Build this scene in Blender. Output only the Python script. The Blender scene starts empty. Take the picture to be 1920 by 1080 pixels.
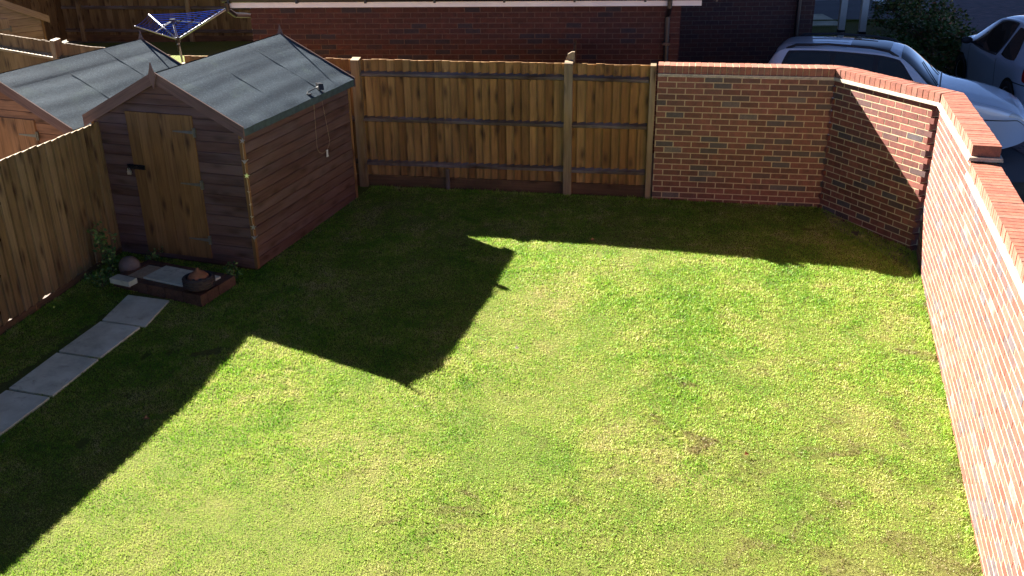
import bpy, math, random
import numpy as np
from mathutils import Vector, Matrix
R = math.radians
scene = bpy.context.scene
C = scene.collection
random.seed(7); rng = np.random.default_rng(7)

# ---------------------------------------------------------------- camera
cam = bpy.data.cameras.new('camera'); co = bpy.data.objects.new('camera', cam); C.objects.link(co)
cam.sensor_width = 36.0; cam.lens = 1821.5 / 1920 * 36.0
cam.clip_start = 0.05; cam.clip_end = 1500
pitch, roll = 0.4174, -0.0131
Fv = Vector((0, math.cos(pitch), -math.sin(pitch))); Rv = Vector((1, 0, 0)); Uv = Rv.cross(Fv)
r_ = Rv * math.cos(roll) + Uv * math.sin(roll); u_ = -Rv * math.sin(roll) + Uv * math.cos(roll)
m = Matrix((r_, u_, -Fv)).transposed().to_4x4(); m.translation = (0, 0, 4.099)
co.matrix_world = m
scene.camera = co

# ---------------------------------------------------------------- sky and sun
SUN_AZ, SUN_EL = R(46.0), R(30.0)          # light travels towards (sin az, -cos az)
world = bpy.data.worlds.new('World'); scene.world = world; world.use_nodes = True
wn = world.node_tree; wn.nodes.clear()
bg = wn.nodes.new('ShaderNodeBackground'); wo = wn.nodes.new('ShaderNodeOutputWorld')
sky = wn.nodes.new('ShaderNodeTexSky'); sky.sky_type = 'NISHITA'; sky.sun_disc = False
sky.sun_elevation = SUN_EL
# sun position vector = (-sin az, cos az): rotation measured clockwise from +Y
sky.sun_rotation = -SUN_AZ
sky.air_density = 0.12; sky.dust_density = 0.0; sky.ozone_density = 1.0
bg.inputs['Strength'].default_value = 0.05
wn.links.new(sky.outputs[0], bg.inputs[0]); wn.links.new(bg.outputs[0], wo.inputs[0])
sl = bpy.data.lights.new('sun', 'SUN'); so = bpy.data.objects.new('sun', sl); C.objects.link(so)
sl.energy = 5.0; sl.angle = R(0.5); sl.color = (1.0, 0.95, 0.87)
d = Vector((math.sin(SUN_AZ) * math.cos(SUN_EL), -math.cos(SUN_AZ) * math.cos(SUN_EL), -math.sin(SUN_EL)))
so.rotation_euler = d.to_track_quat('-Z', 'Y').to_euler(); so.location = (-20, 20, 20)
scene.view_settings.view_transform = 'Standard'; scene.view_settings.look = 'None'
scene.view_settings.exposure = 3.08; scene.view_settings.gamma = 1.0
scene.render.engine = 'CYCLES'
scene.render.resolution_x = 1024; scene.render.resolution_y = 576

# ---------------------------------------------------------------- node helpers
def mat(name):
    mt = bpy.data.materials.new(name); mt.use_nodes = True
    nt = mt.node_tree; nt.nodes.clear()
    out = nt.nodes.new('ShaderNodeOutputMaterial'); b = nt.nodes.new('ShaderNodeBsdfPrincipled')
    nt.links.new(b.outputs[0], out.inputs[0])
    return mt, nt, b
def N(nt, t, **kw):
    n = nt.nodes.new('ShaderNode' + t)
    for k, v in kw.items():
        if k.startswith('i_'): n.inputs[k[2:].replace('_', ' ')].default_value = v
        else: setattr(n, k, v)
    return n
def ramp(nt, fac, stops, interp='LINEAR'):
    n = nt.nodes.new('ShaderNodeValToRGB'); cr = n.color_ramp; cr.interpolation = interp
    while len(cr.elements) < len(stops): cr.elements.new(0.5)
    for e, (p, c) in zip(cr.elements, stops):
        e.position = p; e.color = (c[0], c[1], c[2], 1) if hasattr(c, '__len__') else (c, c, c, 1)
    if fac is not None: nt.links.new(fac, n.inputs[0])
    return n.outputs[0]
def mixc(nt, f, a, b, mode='MIX'):
    n = nt.nodes.new('ShaderNodeMix'); n.data_type = 'RGBA'; n.blend_type = mode
    for s, v in ((n.inputs[0], f), (n.inputs[6], a), (n.inputs[7], b)):
        if hasattr(v, 'links'): nt.links.new(v, s)
        elif hasattr(v, '__len__'): s.default_value = (v[0], v[1], v[2], 1)
        else: s.default_value = v
    return n.outputs[2]
def math_(nt, op, a, b=0.0, clamp=False):
    n = nt.nodes.new('ShaderNodeMath'); n.operation = op; n.use_clamp = clamp
    for s, v in ((n.inputs[0], a), (n.inputs[1], b)):
        if hasattr(v, 'links'): nt.links.new(v, s)
        else: s.default_value = v
    return n.outputs[0]
def noise(nt, vec, scale, detail=4, rough=.55, dist=0):
    n = nt.nodes.new('ShaderNodeTexNoise'); n.inputs['Scale'].default_value = scale
    n.inputs['Detail'].default_value = detail; n.inputs['Roughness'].default_value = rough; n.inputs['Distortion'].default_value = dist
    if vec is not None: nt.links.new(vec, n.inputs['Vector'])
    return n.outputs[0]
def obj_co(nt): return nt.nodes.new('ShaderNodeTexCoord').outputs['Object']
def geo_pos(nt): return nt.nodes.new('ShaderNodeNewGeometry').outputs['Position']
def uv_co(nt):
    n = nt.nodes.new('ShaderNodeUVMap'); n.uv_map = 'UVMap'; return n.outputs[0]
def mapping(nt, vec, sc):
    n = nt.nodes.new('ShaderNodeMapping'); n.inputs['Scale'].default_value = sc; nt.links.new(vec, n.inputs['Vector']); return n.outputs[0]
def tint(nt):
    n = nt.nodes.new('ShaderNodeAttribute'); n.attribute_name = 'tint'; return n.outputs['Fac']
def bump(nt, b, h, strength=.4, dist=.005):
    n = nt.nodes.new('ShaderNodeBump'); n.inputs['Strength'].default_value = strength; n.inputs['Distance'].default_value = dist
    nt.links.new(h, n.inputs['Height']); nt.links.new(n.outputs[0], b.inputs['Normal'])
def link(nt, a, b): nt.links.new(a, b)

def wood(name, cols, dark=.55, knots=True, rough=.75, grey=None, scale=1.0, stain=0.0, dim=.62):
    """cols: list of (pos,color) by board tint; grain runs along U"""
    mt, nt, b = mat(name)
    uv = uv_co(nt); t = tint(nt)
    base = ramp(nt, t, [(p_, tuple(v * dim for v in c_)) for p_, c_ in cols])
    g = noise(nt, mapping(nt, uv, (1.6 * scale, 38 * scale, 1)), 1.0, 6, .6, .6)
    gr = ramp(nt, g, [(.3, (.62,) * 3), (.5, (1,) * 3), (.72, (1.12,) * 3)])
    c = mixc(nt, 1.0, base, gr, 'MULTIPLY')
    big = ramp(nt, noise(nt, mapping(nt, uv, (1.3, 4, 1)), 1.0, 3), [(.35, (.72,) * 3), (.65, (1.1,) * 3)])
    c = mixc(nt, 1.0, c, big, 'MULTIPLY')
    h = g
    if knots:
        v = N(nt, 'TexVoronoi'); v.voronoi_dimensions = '2D'; v.inputs['Scale'].default_value = 1.0; v.inputs['Randomness'].default_value = 1.0
        link(nt, mapping(nt, uv, (2.6, 7.0, 1)), v.inputs['Vector'])
        k = ramp(nt, v.outputs['Distance'], [(.06, (1,) * 3), (.15, (.6,) * 3), (.32, (0,) * 3)])
        rnd = ramp(nt, v.outputs['Color'], [(.0, 0), (.52, 1)], 'CONSTANT')
        k2 = mixc(nt, 1.0, k, rnd, 'MULTIPLY')
        c = mixc(nt, math_(nt, 'MULTIPLY', k2, .8), c, (.045, .02, .010))
    if grey:
        gz = ramp(nt, noise(nt, mapping(nt, uv, (.9, 5, 1)), 1.3, 4), [(.42, (0,) * 3), (.68, (1,) * 3)])
        c = mixc(nt, math_(nt, 'MULTIPLY', gz, grey[1]), c, grey[0])
    if stain:
        sz = ramp(nt, noise(nt, geo_pos(nt), 1.7, 5, .6), [(.45, (0,) * 3), (.7, (1,) * 3)])
        c = mixc(nt, math_(nt, 'MULTIPLY', sz, stain), c, (.05, .03, .015))
    link(nt, c, b.inputs['Base Color']); b.inputs['Roughness'].default_value = rough
    b.inputs['Specular IOR Level'].default_value = .25
    bump(nt, b, h, .35, .003)
    return mt

def brick_mat(name, cols, lime=.25, spec=.55):
    mt, nt, b = mat(name)
    p = obj_co(nt); t = tint(nt)
    base = ramp(nt, t, cols)
    n1 = noise(nt, p, 14, 6, .65)
    c = mixc(nt, 1.0, base, ramp(nt, n1, [(.3, (.6,) * 3), (.55, (1.0,) * 3), (.75, (1.25, 1.18, 1.1))]), 'MULTIPLY')
    n2 = noise(nt, p, 55, 5, .7)
    c = mixc(nt, 1.0, c, ramp(nt, n2, [(.3, (.72,) * 3), (.7, (1.18,) * 3)]), 'MULTIPLY')
    sp = ramp(nt, noise(nt, p, 9, 8, .8, 1.0), [(.62, 0), (.78, 1)])
    c = mixc(nt, math_(nt, 'MULTIPLY', sp, lime), c, (.46, .38, .30))
    link(nt, c, b.inputs['Base Color']); b.inputs['Roughness'].default_value = .6
    b.inputs['Specular IOR Level'].default_value = spec
    bump(nt, b, noise(nt, p, 70, 6, .75), .45, .003)
    return mt

def plain(name, col, rough=.6, metal=0, var=.15, scale=12, bs=0.0, spec=.5, coat=0):
    mt, nt, b = mat(name)
    p = obj_co(nt)
    c = mixc(nt, 1.0, col, ramp(nt, noise(nt, p, scale, 5), [(.3, (1 - var,) * 3), (.7, (1 + var,) * 3)]), 'MULTIPLY')
    link(nt, c, b.inputs['Base Color']); b.inputs['Roughness'].default_value = rough; b.inputs['Metallic'].default_value = metal
    b.inputs['Specular IOR Level'].default_value = spec; b.inputs['Coat Weight'].default_value = coat; b.inputs['Coat Roughness'].default_value = .05
    if bs: bump(nt, b, noise(nt, p, scale * 5, 5), bs, .003)
    return mt

M = {}
M['fence'] = wood('fence_wood', [(0, (.30, .135, .040)), (.25, (.45, .22, .070)), (.6, (.58, .325, .125)), (.85, (.50, .265, .09)), (1, (.28, .135, .045))], stain=.25)
M['fence_left'] = wood('left_fence_wood', [(0, (.33, .20, .085)), (.5, (.40, .26, .12)), (1, (.46, .31, .155))], stain=.2)
M['fence_old'] = wood('fence_wood_old', [(0, (.22, .125, .055)), (.5, (.31, .19, .085)), (1, (.36, .23, .115))], stain=.3)
M['rail'] = wood('rail_wood', [(0, (.15, .10, .075)), (1, (.20, .14, .105))], grey=((.25, .22, .24), .5))
M['post'] = wood('post_wood', [(0, (.33, .19, .085)), (.5, (.38, .25, .12)), (1, (.42, .28, .15))], grey=((.36, .33, .28), .3))
M['shed'] = wood('shed_cladding', [(0, (.15, .074, .058)), (.5, (.19, .096, .075)), (1, (.22, .118, .092))], grey=((.17, .12, .12), .5), knots=True)
M['barge'] = wood('barge_wood', [(0, (.26, .15, .125)), (1, (.31, .185, .155))], knots=False)
M['shed_door'] = wood('shed_door_wood', [(0, (.34, .165, .055)), (.5, (.43, .225, .085)), (1, (.38, .19, .07))])
M['shed2'] = wood('left_shed_cladding', [(0, (.36, .16, .085)), (.5, (.42, .20, .11)), (1, (.46, .23, .13))])
M['shed2_door'] = wood('left_shed_door_wood', [(0, (.46, .20, .085)), (.5, (.54, .27, .12)), (1, (.5, .25, .12))])
M['shed3'] = wood('pale_shed_wood', [(0, (.50, .31, .17)), (.5, (.60, .40, .24)), (1, (.56, .37, .22))])
M['gravel'] = wood('gravel_board_wood', [(0, (.18, .09, .045)), (1, (.24, .13, .065))], stain=.5)
REDS = [(0, (.115, .029, .019)), (.3, (.165, .042, .027)), (.62, (.215, .064, .043)), (.80, (.125, .040, .031)), (.88, (.070, .038, .036)), (.96, (.075, .054, .060)), (1, (.15, .105, .09))]
M['brick'] = brick_mat('wall_brick', REDS, .3)
M['gbrick'] = brick_mat('garage_brick', [(0, (.060, .021, .016)), (.5, (.082, .027, .020)), (.8, (.062, .024, .021)), (.88, (.03, .021, .026)), (1, (.04, .03, .036))], .12, .2)
M['coping'] = brick_mat('coping_brick', [(0, (.21, .062, .035)), (.6, (.26, .084, .048)), (1, (.23, .095, .062))], .22)
M['tile'] = brick_mat('creasing_tile', [(0, (.42, .34, .25)), (1, (.55, .47, .36))], .4)
def mortar():
    mt, nt, b = mat('mortar'); p = obj_co(nt)
    c = ramp(nt, noise(nt, p, 25, 6, .7), [(.3, (.34, .245, .15)), (.6, (.48, .37, .24)), (.8, (.56, .46, .33))])
    link(nt, c, b.inputs['Base Color']); b.inputs['Roughness'].default_value = .95; b.inputs['Specular IOR Level'].default_value = .1
    bump(nt, b, noise(nt, p, 120, 4), .6, .003); return mt
M['mortar'] = mortar()
M['gmortar'] = plain('dark_mortar', (.12, .075, .055), .95, var=.25, scale=30)
def felt():
    mt, nt, b = mat('roof_felt'); p = obj_co(nt)
    c = ramp(nt, noise(nt, p, 50, 6, .95), [(.34, (.008, .018, .031)), (.5, (.024, .046, .070)), (.60, (.050, .082, .112)), (.68, (.19, .25, .30))])
    c = mixc(nt, 1.0, c, ramp(nt, noise(nt, mapping(nt, p, (3, 1.2, 3)), 1.5, 5, .6), [(.3, (.75, .80, .82)), (.7, (1.15, 1.12, 1.08))]), 'MULTIPLY')
    c = mixc(nt, ramp(nt, noise(nt, p, 2.2, 6, .7), [(.55, 0), (.8, .45)]), c, (.10, .15, .12))
    link(nt, c, b.inputs['Base Color']); b.inputs['Roughness'].default_value = .85
    b.inputs['Specular IOR Level'].default_value = .2
    bump(nt, b, noise(nt, p, 160, 3, .8), .8, .003); return mt
M['felt'] = felt()
M['felt_edge'] = plain('felt_edge', (.05, .075, .075), .9, var=.3)
M['white'] = plain('white_upvc', (.78, .77, .74), .45, var=.08, scale=3)
M['black'] = plain('black_plastic', (.012, .012, .014), .35, var=.2)
M['iron'] = plain('black_iron', (.02, .02, .026), .4, metal=.6, var=.2)
M['zinc'] = plain('zinc_hinge', (.17, .16, .13), .5, metal=.5, var=.2)
M['cord'] = plain('string_cord', (.5, .38, .24), .9)
M['silver'] = plain('silver_foil', (.75, .74, .70), .3, metal=.8, var=.15, scale=40)
M['alu'] = plain('airer_aluminium', (.30, .31, .34), .35, metal=.35, var=.05)
M['blue'] = plain('blue_line', (.006, .045, .34), 1.0, var=.05, spec=0.0)
M['terra'] = plain('terracotta', (.22, .085, .040), .8, var=.3, scale=18, bs=.4)
M['stoneball'] = plain('brown_stone_ball', (.16, .12, .10), .7, var=.4, scale=10, bs=.4)
M['darkpot'] = plain('dark_wicker', (.05, .035, .028), .8, var=.4, scale=30, bs=.8)
M['roof'] = plain('house_roof_tiles', (.07, .055, .05), .9, var=.3, scale=8)
def paving():
    mt, nt, b = mat('paving_stone'); p = obj_co(nt); t = tint(nt)
    c = ramp(nt, noise(nt, p, 3.2, 6, .65), [(.3, (.42, .43, .33)), (.5, (.60, .62, .49)), (.7, (.72, .76, .64))])
    c = mixc(nt, ramp(nt, noise(nt, p, 7, 6, .7, 1.5), [(.56, 0), (.72, .7)]), c, (.26, .22, .15))
    c = mixc(nt, 1.0, c, ramp(nt, t, [(0, (.85, .82, .78)), (1, (1.12, 1.06, .96))]), 'MULTIPLY')
    link(nt, c, b.inputs['Base Color']); b.inputs['Roughness'].default_value = .85
    bump(nt, b, noise(nt, p, 35, 6, .7), .5, .004); return mt
M['paving'] = paving()

# lawn soil sheet and blades share one patchiness
def lawn_patch(nt, p):
    a = noise(nt, p, .85, 5, .62, .4); b = noise(nt, p, 3.1, 4, .6)
    return a, b
def soil():
    mt, nt, b = mat('lawn_turf'); p = geo_pos(nt)
    a, bb = lawn_patch(nt, p)
    c = ramp(nt, a, [(.3, (.11, .17, .020)), (.5, (.17, .20, .035)), (.7, (.22, .20, .065))])
    c = mixc(nt, ramp(nt, noise(nt, p, 70, 6, .85), [(.38, 0), (.60, .85)]), c, (.06, .055, .02))
    link(nt, c, b.inputs['Base Color']); b.inputs['Roughness'].default_value = .95; b.inputs['Specular IOR Level'].default_value = .1
    bump(nt, b, noise(nt, p, 60, 6, .8), 1.0, .02); return mt
M['soil'] = soil()
def blades():
    mt, nt, b = mat('grass_blades'); p = geo_pos(nt); t = tint(nt)
    a, bb = lawn_patch(nt, p)
    cc = noise(nt, p, 11, 4, .6)
    f = math_(nt, 'ADD', math_(nt, 'MULTIPLY', a, .85), math_(nt, 'MULTIPLY', bb, 1.05))
    f = math_(nt, 'ADD', f, math_(nt, 'MULTIPLY', cc, .65))
    f = math_(nt, 'ADD', f, math_(nt, 'MULTIPLY', math_(nt, 'SUBTRACT', t, .5), .40))
    f = math_(nt, 'SUBTRACT', f, .735)
    c = ramp(nt, f, [(.14, (.068, .185, .010)), (.30, (.130, .30, .017)), (.50, (.245, .39, .038)), (.70, (.37, .425, .090)), (.92, (.50, .44, .19))])
    wv = noise(nt, p, 2.3, 7, .75, .8); xg = nt.nodes.new('ShaderNodeSeparateXYZ'); link(nt, p, xg.inputs[0])
    reg = math_(nt, 'MULTIPLY', math_(nt, 'SUBTRACT', math_(nt, 'MULTIPLY', xg.outputs[0], .020), math_(nt, 'MULTIPLY', math_(nt, 'SUBTRACT', xg.outputs[1], 6.3), .022)), 1.0)
    worn = ramp(nt, math_(nt, 'ADD', wv, reg), [(.575, 0), (.645, .9)])
    c = mixc(nt, worn, c, (.17, .115, .06))
    lush = ramp(nt, noise(nt, p, 1.9, 6, .7, 1.2), [(.54, 0), (.66, .6)])
    c = mixc(nt, lush, c, (.085, .215, .012))
    dk = ramp(nt, noise(nt, p, 6.5, 7, .8, .6), [(.655, 0), (.70, .85)])
    c = mixc(nt, dk, c, (.06, .085, .02))
    pale = ramp(nt, noise(nt, p, 5.3, 6, .8, .5), [(.645, 0), (.70, .75)])
    c = mixc(nt, pale, c, (.50, .49, .34))
    link(nt, c, b.inputs['Base Color']); b.inputs['Roughness'].default_value = .6; b.inputs['Specular IOR Level'].default_value = .25
    b.inputs['Transmission Weight'].default_value = 0
    tr = nt.nodes.new('ShaderNodeBsdfTranslucent'); link(nt, c, tr.inputs[0])
    mx = nt.nodes.new('ShaderNodeMixShader'); mx.inputs[0].default_value = .3
    out = [n for n in nt.nodes if n.type == 'OUTPUT_MATERIAL'][0]
    link(nt, b.outputs[0], mx.inputs[1]); link(nt, tr.outputs[0], mx.inputs[2]); link(nt, mx.outputs[0], out.inputs[0])
    return mt
M['blades'] = blades()

# ---------------------------------------------------------------- mesh builder
class MB:
    def __init__(s): s.v = []; s.f = []; s.uv = []; s.t = []
    def face(s, pts, uvs=None, tint=.5):
        i = len(s.v); s.v.extend([tuple(p) for p in pts]); s.f.append(tuple(range(i, i + len(pts))))
        s.uv.extend(uvs if uvs else [(p[0], p[1]) for p in pts]); s.t.append(tint)
    def hexa(s, p, axis=0, tint=None, dims=None):
        """p: 8 corners, index bits x,y,z (x fastest); grain along 'axis'"""
        if tint is None: tint = random.random()
        p = [Vector(q) for q in p]
        ex = (p[1] - p[0]).length; ey = (p[2] - p[0]).length; ez = (p[4] - p[0]).length
        L = [ex, ey, ez]; ou, ov = random.random() * 50, random.random() * 50
        faces = [((0, 2, 3, 1), 1, 0), ((4, 5, 7, 6), 0, 1), ((0, 1, 5, 4), 0, 2), ((2, 6, 7, 3), 2, 0), ((0, 4, 6, 2), 2, 1), ((1, 3, 7, 5), 1, 2)]
        for idx, a, bb in faces:
            def crd(i):
                bits = ((i & 1) * L[0], ((i >> 1) & 1) * L[1], ((i >> 2) & 1) * L[2])
                o = [0, 1, 2]; o.remove(axis) if axis in (a, bb) else None
                if axis == a: return (ou + bits[a], ov + bits[bb])
                if axis == bb: return (ou + bits[bb], ov + bits[a])
                return (ou + bits[a] * .15, ov + bits[bb])
            s.face([p[i] for i in idx], [crd(i) for i in idx], tint)
    def box(s, o, ex, ey, ez, xr, yr, zr, axis=0, tint=None):
        o, ex, ey, ez = Vector(o), Vector(ex), Vector(ey), Vector(ez)
        s.hexa([o + ex * x + ey * y + ez * z for z in zr for y in yr for x in xr], axis, tint)
    def bbox(s, lo, hi, axis=0, tint=None):
        s.box((0, 0, 0), (1, 0, 0), (0, 1, 0), (0, 0, 1), (lo[0], hi[0]), (lo[1], hi[1]), (lo[2], hi[2]), axis, tint)
    def tube(s, pts, r, n=8, tint=.5, cap=True):
        pts = [Vector(p) for p in pts]; rings = []
        if not hasattr(r, '__len__'): r = [r] * len(pts)
        prev = None
        for i, p in enumerate(pts):
            d = (pts[min(i + 1, len(pts) - 1)] - pts[max(i - 1, 0)]).normalized()
            a = Vector((0, 0, 1)) if abs(d.z) < .9 else Vector((1, 0, 0))
            if prev is not None: a = prev
            x = d.cross(a).normalized(); y = x.cross(d).normalized(); prev = y
            i0 = len(s.v)
            for k in range(n):
                th = 2 * math.pi * k / n; s.v.append(tuple(p + (x * math.cos(th) + y * math.sin(th)) * r[i]))
            rings.append(i0)
        for a, b in zip(rings[:-1], rings[1:]):
            for k in range(n):
                s.f.append((a + k, a + (k + 1) % n, b + (k + 1) % n, b + k)); s.uv.extend([(0, 0)] * 4); s.t.append(tint)
        if cap:
            s.f.append(tuple(rings[0] + k for k in reversed(range(n)))); s.uv.extend([(0, 0)] * n); s.t.append(tint)
            s.f.append(tuple(rings[-1] + k for k in range(n))); s.uv.extend([(0, 0)] * n); s.t.append(tint)
    def lathe(s, prof, c, n=24, tint=.5):
        c = Vector(c); base = len(s.v)
        for (r, z) in prof:
            for k in range(n):
                th = 2 * math.pi * k / n; s.v.append((c.x + r * math.cos(th), c.y + r * math.sin(th), c.z + z))
        for i in range(len(prof) - 1):
            for k in range(n):
                a = base + i * n; b = a + n
                s.f.append((a + k, a + (k + 1) % n, b + (k + 1) % n, b + k)); s.uv.extend([(0, 0)] * 4); s.t.append(tint)
    def grid(s, P, tint=.5):
        """P: 2-D list of points"""
        nu, nv = len(P), len(P[0]); base = len(s.v)
        for row in P: s.v.extend([tuple(p) for p in row])
        for i in range(nu - 1):
            for j in range(nv - 1):
                a = base + i * nv + j; s.f.append((a, a + nv, a + nv + 1, a + 1))
                s.uv.extend([(i, j), (i + 1, j), (i + 1, j + 1), (i, j + 1)]); s.t.append(tint)
    def prism(s, poly, o, ex, ey, n, t0, t1, tint=None, uax=0):
        """polygon (x,y) in frame o,ex,ey, extruded along n from t0 to t1; grain along ex (uax 0) or ey"""
        if tint is None: tint = random.random()
        o, ex, ey, n = Vector(o), Vector(ex), Vector(ey), Vector(n); ou, ov = random.random() * 50, random.random() * 50
        A = [o + ex * x + ey * y + n * t0 for x, y in poly]; B = [o + ex * x + ey * y + n * t1 for x, y in poly]
        uv = [(ou + (x if uax == 0 else y), ov + (y if uax == 0 else x)) for x, y in poly]
        s.face(B, uv, tint); s.face(A[::-1], uv[::-1], tint)
        k = len(poly)
        for i in range(k):
            j = (i + 1) % k
            L = (A[j] - A[i]).length
            s.face([A[i], A[j], B[j], B[i]], [(ou, ov), (ou + L, ov), (ou + L, ov + abs(t1 - t0)), (ou, ov + abs(t1 - t0))], tint)
    def build(s, name, m_, parent=None, smooth=False, root_inv=None, bevel=0):
        me = bpy.data.meshes.new(name)
        v = s.v
        if parent is not None:
            root = parent
            while root.parent is not None: root = root.parent
            inv = root.matrix_basis.inverted(); v = [tuple(inv @ Vector(q)) for q in s.v]
        me.from_pydata(v, [], s.f); me.validate(clean_customdata=False)
        if len(me.polygons) == len(s.f):
            uvl = me.uv_layers.new(name='UVMap'); uvl.data.foreach_set('uv', np.array(s.uv, dtype=np.float32).ravel())
            at = me.attributes.new('tint', 'FLOAT', 'FACE'); at.data.foreach_set('value', np.array(s.t, dtype=np.float32))
        if smooth: me.polygons.foreach_set('use_smooth', [True] * len(me.polygons))
        me.update()
        ms = m_ if isinstance(m_, (list, tuple)) else [m_]
        for q in ms: me.materials.append(q)
        o = bpy.data.objects.new(name, me); C.objects.link(o)
        if parent is not None: o.parent = parent
        if bevel:
            bv = o.modifiers.new('bevel', 'BEVEL'); bv.width = bevel; bv.segments = 2; bv.limit_method = 'ANGLE'
        return o

def tag(o, label=None, cat=None, group=None, kind=None):
    if label: o['label'] = label
    if cat: o['category'] = cat
    if group: o['group'] = group
    if kind: o['kind'] = kind
    return o
def thing(name, loc, label, cat, group=None, rz=0):
    o = bpy.data.objects.new(name, None); C.objects.link(o); o.location = loc; o.rotation_euler = (0, 0, rz)
    o.empty_display_size = .2
    o.matrix_basis = Matrix.Translation(Vector(loc)) @ Matrix.Rotation(rz, 4, 'Z')
    return tag(o, label, cat, group)

def sstep(a, b, x):
    t = min(1, max(0, (x - a) / (b - a))); return t * t * (3 - 2 * t)

# ---------------------------------------------------------------- ground
def G(x, y):
    if y > 12.3: return 0.0
    left = float(np.interp(y, [-5, 3, 5, 7.2, 8.5, 9.5, 10.5, 12.3], [-.15, -.145, -.145, -.155, -.12, -.08, -.035, 0]))
    ys = [-5, 3, 5.3, 6.3, 7.2, 8.5, 9.5, 10.5, 11.5, 12.3]; zs = [-.62, -.60, -.50, -.45, -.39, -.30, -.19, -.09, -.03, 0]
    right = float(np.interp(y, ys, zs))
    return left + (right - left) * sstep(-1.0, 4.2, x)

# ================================================================ garden wall layout
WPTS = [(4.627, 10.303), (4.085, 8.30), (3.63, 6.7), (3.395, 5.9), (2.97, 4.45), (2.52, 3.0), (2.0, 1.4)]
def catmull(P, n=24):
    P = [Vector((p[0], p[1], 0)) for p in P]; P = [P[0] * 2 - P[1]] + P + [P[-1] * 2 - P[-2]]
    out = []
    for i in range(1, len(P) - 2):
        for k in range(n):
            t = k / n; a, b, c, d_ = P[i - 1:i + 3]
            out.append(.5 * ((2 * b) + (-a + c) * t + (2 * a - 5 * b + 4 * c - d_) * t * t + (-a + 3 * b - 3 * c + d_) * t ** 3))
    out.append(P[-2]); return out
class Line:
    def __init__(s, pts):
        s.p = [Vector((q[0], q[1], 0)) for q in pts]; s.s = [0]
        for a, b in zip(s.p[:-1], s.p[1:]): s.s.append(s.s[-1] + (b - a).length)
        s.L = s.s[-1]
    def at(s, t):
        i = 0
        while i < len(s.p) - 2 and s.s[i + 1] < t: i += 1
        f = (t - s.s[i]) / (s.s[i + 1] - s.s[i]); return s.p[i] + (s.p[i + 1] - s.p[i]) * f
    def tan(s, t): return (s.at(min(t + .06, s.L + .05)) - s.at(max(t - .06, -.05))).normalized()
CB = (3.920, 11.690)                      # concave corner
ba = -0.1706
B0 = (CB[0] - 2.11 * math.cos(ba), CB[1] - 2.11 * math.sin(ba))
line_back = Line([B0, CB]); line_diag = Line([CB, WPTS[0]]); line_long = Line(catmull(WPTS))
ZT = 1.60; ZL = 1.45
def inward(t): return Vector((t.y, -t.x, 0))   # normal towards the lawn for lines running left-to-right then to camera
def bricks(mb, ln, z0, z1, s0, s1, phase=0, depth=.10, jit=.0012, teeth_end=False, teeth_start=False, course0=0, side=1, zref=0.0):
    nc = int(round((z1 - z0) / .075))
    for c_ in range(nc):
        zt = z1 - c_ * .075; zb = zt - .0625
        off = phase + (0 if (c_ + course0) % 2 else .1125)
        k = math.floor((s0 - off) / .225) - 1
        e1 = s1 - (.075 if (teeth_end and c_ % 2) else 0)
        b0 = s0 - (0.0 if not (teeth_start and c_ % 2) else 0)
        while True:
            a = off + k * .225; b = a + .2115; k += 1
            if a >= e1: break
            a = max(a, b0); b = min(b, e1)
            if b - a < .025: continue
            pa, pb = ln.at(a), ln.at(b); ta = ln.tan(a); tb = ln.tan(b)
            na = inward(ta) * side; nb = inward(tb) * side; j = random.uniform(-jit, jit)
            if teeth_start and c_ % 2 and a <= s0 + .001: j += .028
            dz = random.uniform(-.0012, .0012)
            P = []
            for z in (zb + dz, zt + dz):
                P += [pa + na * j + Vector((0, 0, z)), pb + nb * j + Vector((0, 0, z)), pa - na * depth + Vector((0, 0, z)), pb - nb * depth + Vector((0, 0, z))]
            mb.hexa(P, 0, random.random())
def strip(mb, ln, s0, s1, d0, d1, z0, z1, step=.25, tint=.5):
    """solid following a line: lateral d0..d1 (positive = away from lawn)"""
    n = max(1, int(math.ceil((s1 - s0) / step))); 
    def ring(t):
        p = ln.at(t); nn = inward(ln.tan(t)); return [p - nn * d0 + Vector((0, 0, z0)), p - nn * d1 + Vector((0, 0, z0)), p - nn * d1 + Vector((0, 0, z1)), p - nn * d0 + Vector((0, 0, z1))]
    rs = [ring(s0 + (s1 - s0) * i / n) for i in range(n + 1)]
    for a, b in zip(rs[:-1], rs[1:]):
        for i in range(4): mb.face([a[i], b[i], b[(i + 1) % 4], a[(i + 1) % 4]], None, tint)
    mb.face(rs[0][::-1], None, tint); mb.face(rs[-1], None, tint)
def coping(mb, mm, ln, s0, s1, z, w0=-.012, w1=.222):
    n = int(round((s1 - s0) / .075)); p = (s1 - s0) / n
    for i in range(n):
        a = s0 + i * p; b = a + p - .009; j = random.uniform(-.003, .003)
        P = []
        for zz in (z, z + .100 + random.uniform(-.0015, .0015)):
            for dd in (w0 + j, w1 + j):
                for t in (a, b): P.append(ln.at(t) - inward(ln.tan(t)) * dd + Vector((0, 0, zz)))
        P = [P[0], P[1], P[2], P[3], P[4], P[5], P[6], P[7]]
        mb.hexa(P, 1, random.random())
    strip(mm, ln, s0 + .002, s1 - .002 - .008, w0 + .006, w1 - .006, z + .001, z + .096)

W = thing('garden_wall', (3.92, 11.69, 0), 'red brick garden wall with orange brick-on-edge coping, angled across the back corner and curving down the right', 'wall')
mb = MB(); mm = MB()
bricks(mb, line_back, -.20, ZT, 0, line_back.L, phase=.015)
bricks(mb, line_diag, -.425, ZT, .0, line_diag.L - .02, phase=.055, teeth_end=True, teeth_start=True)
STEP = 2.075
bricks(mb, line_long, -.80, ZT, .0, STEP, phase=.02)
bricks(mb, line_long, -.95, ZL, STEP + .01, line_long.L - .1, phase=.02)
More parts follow.
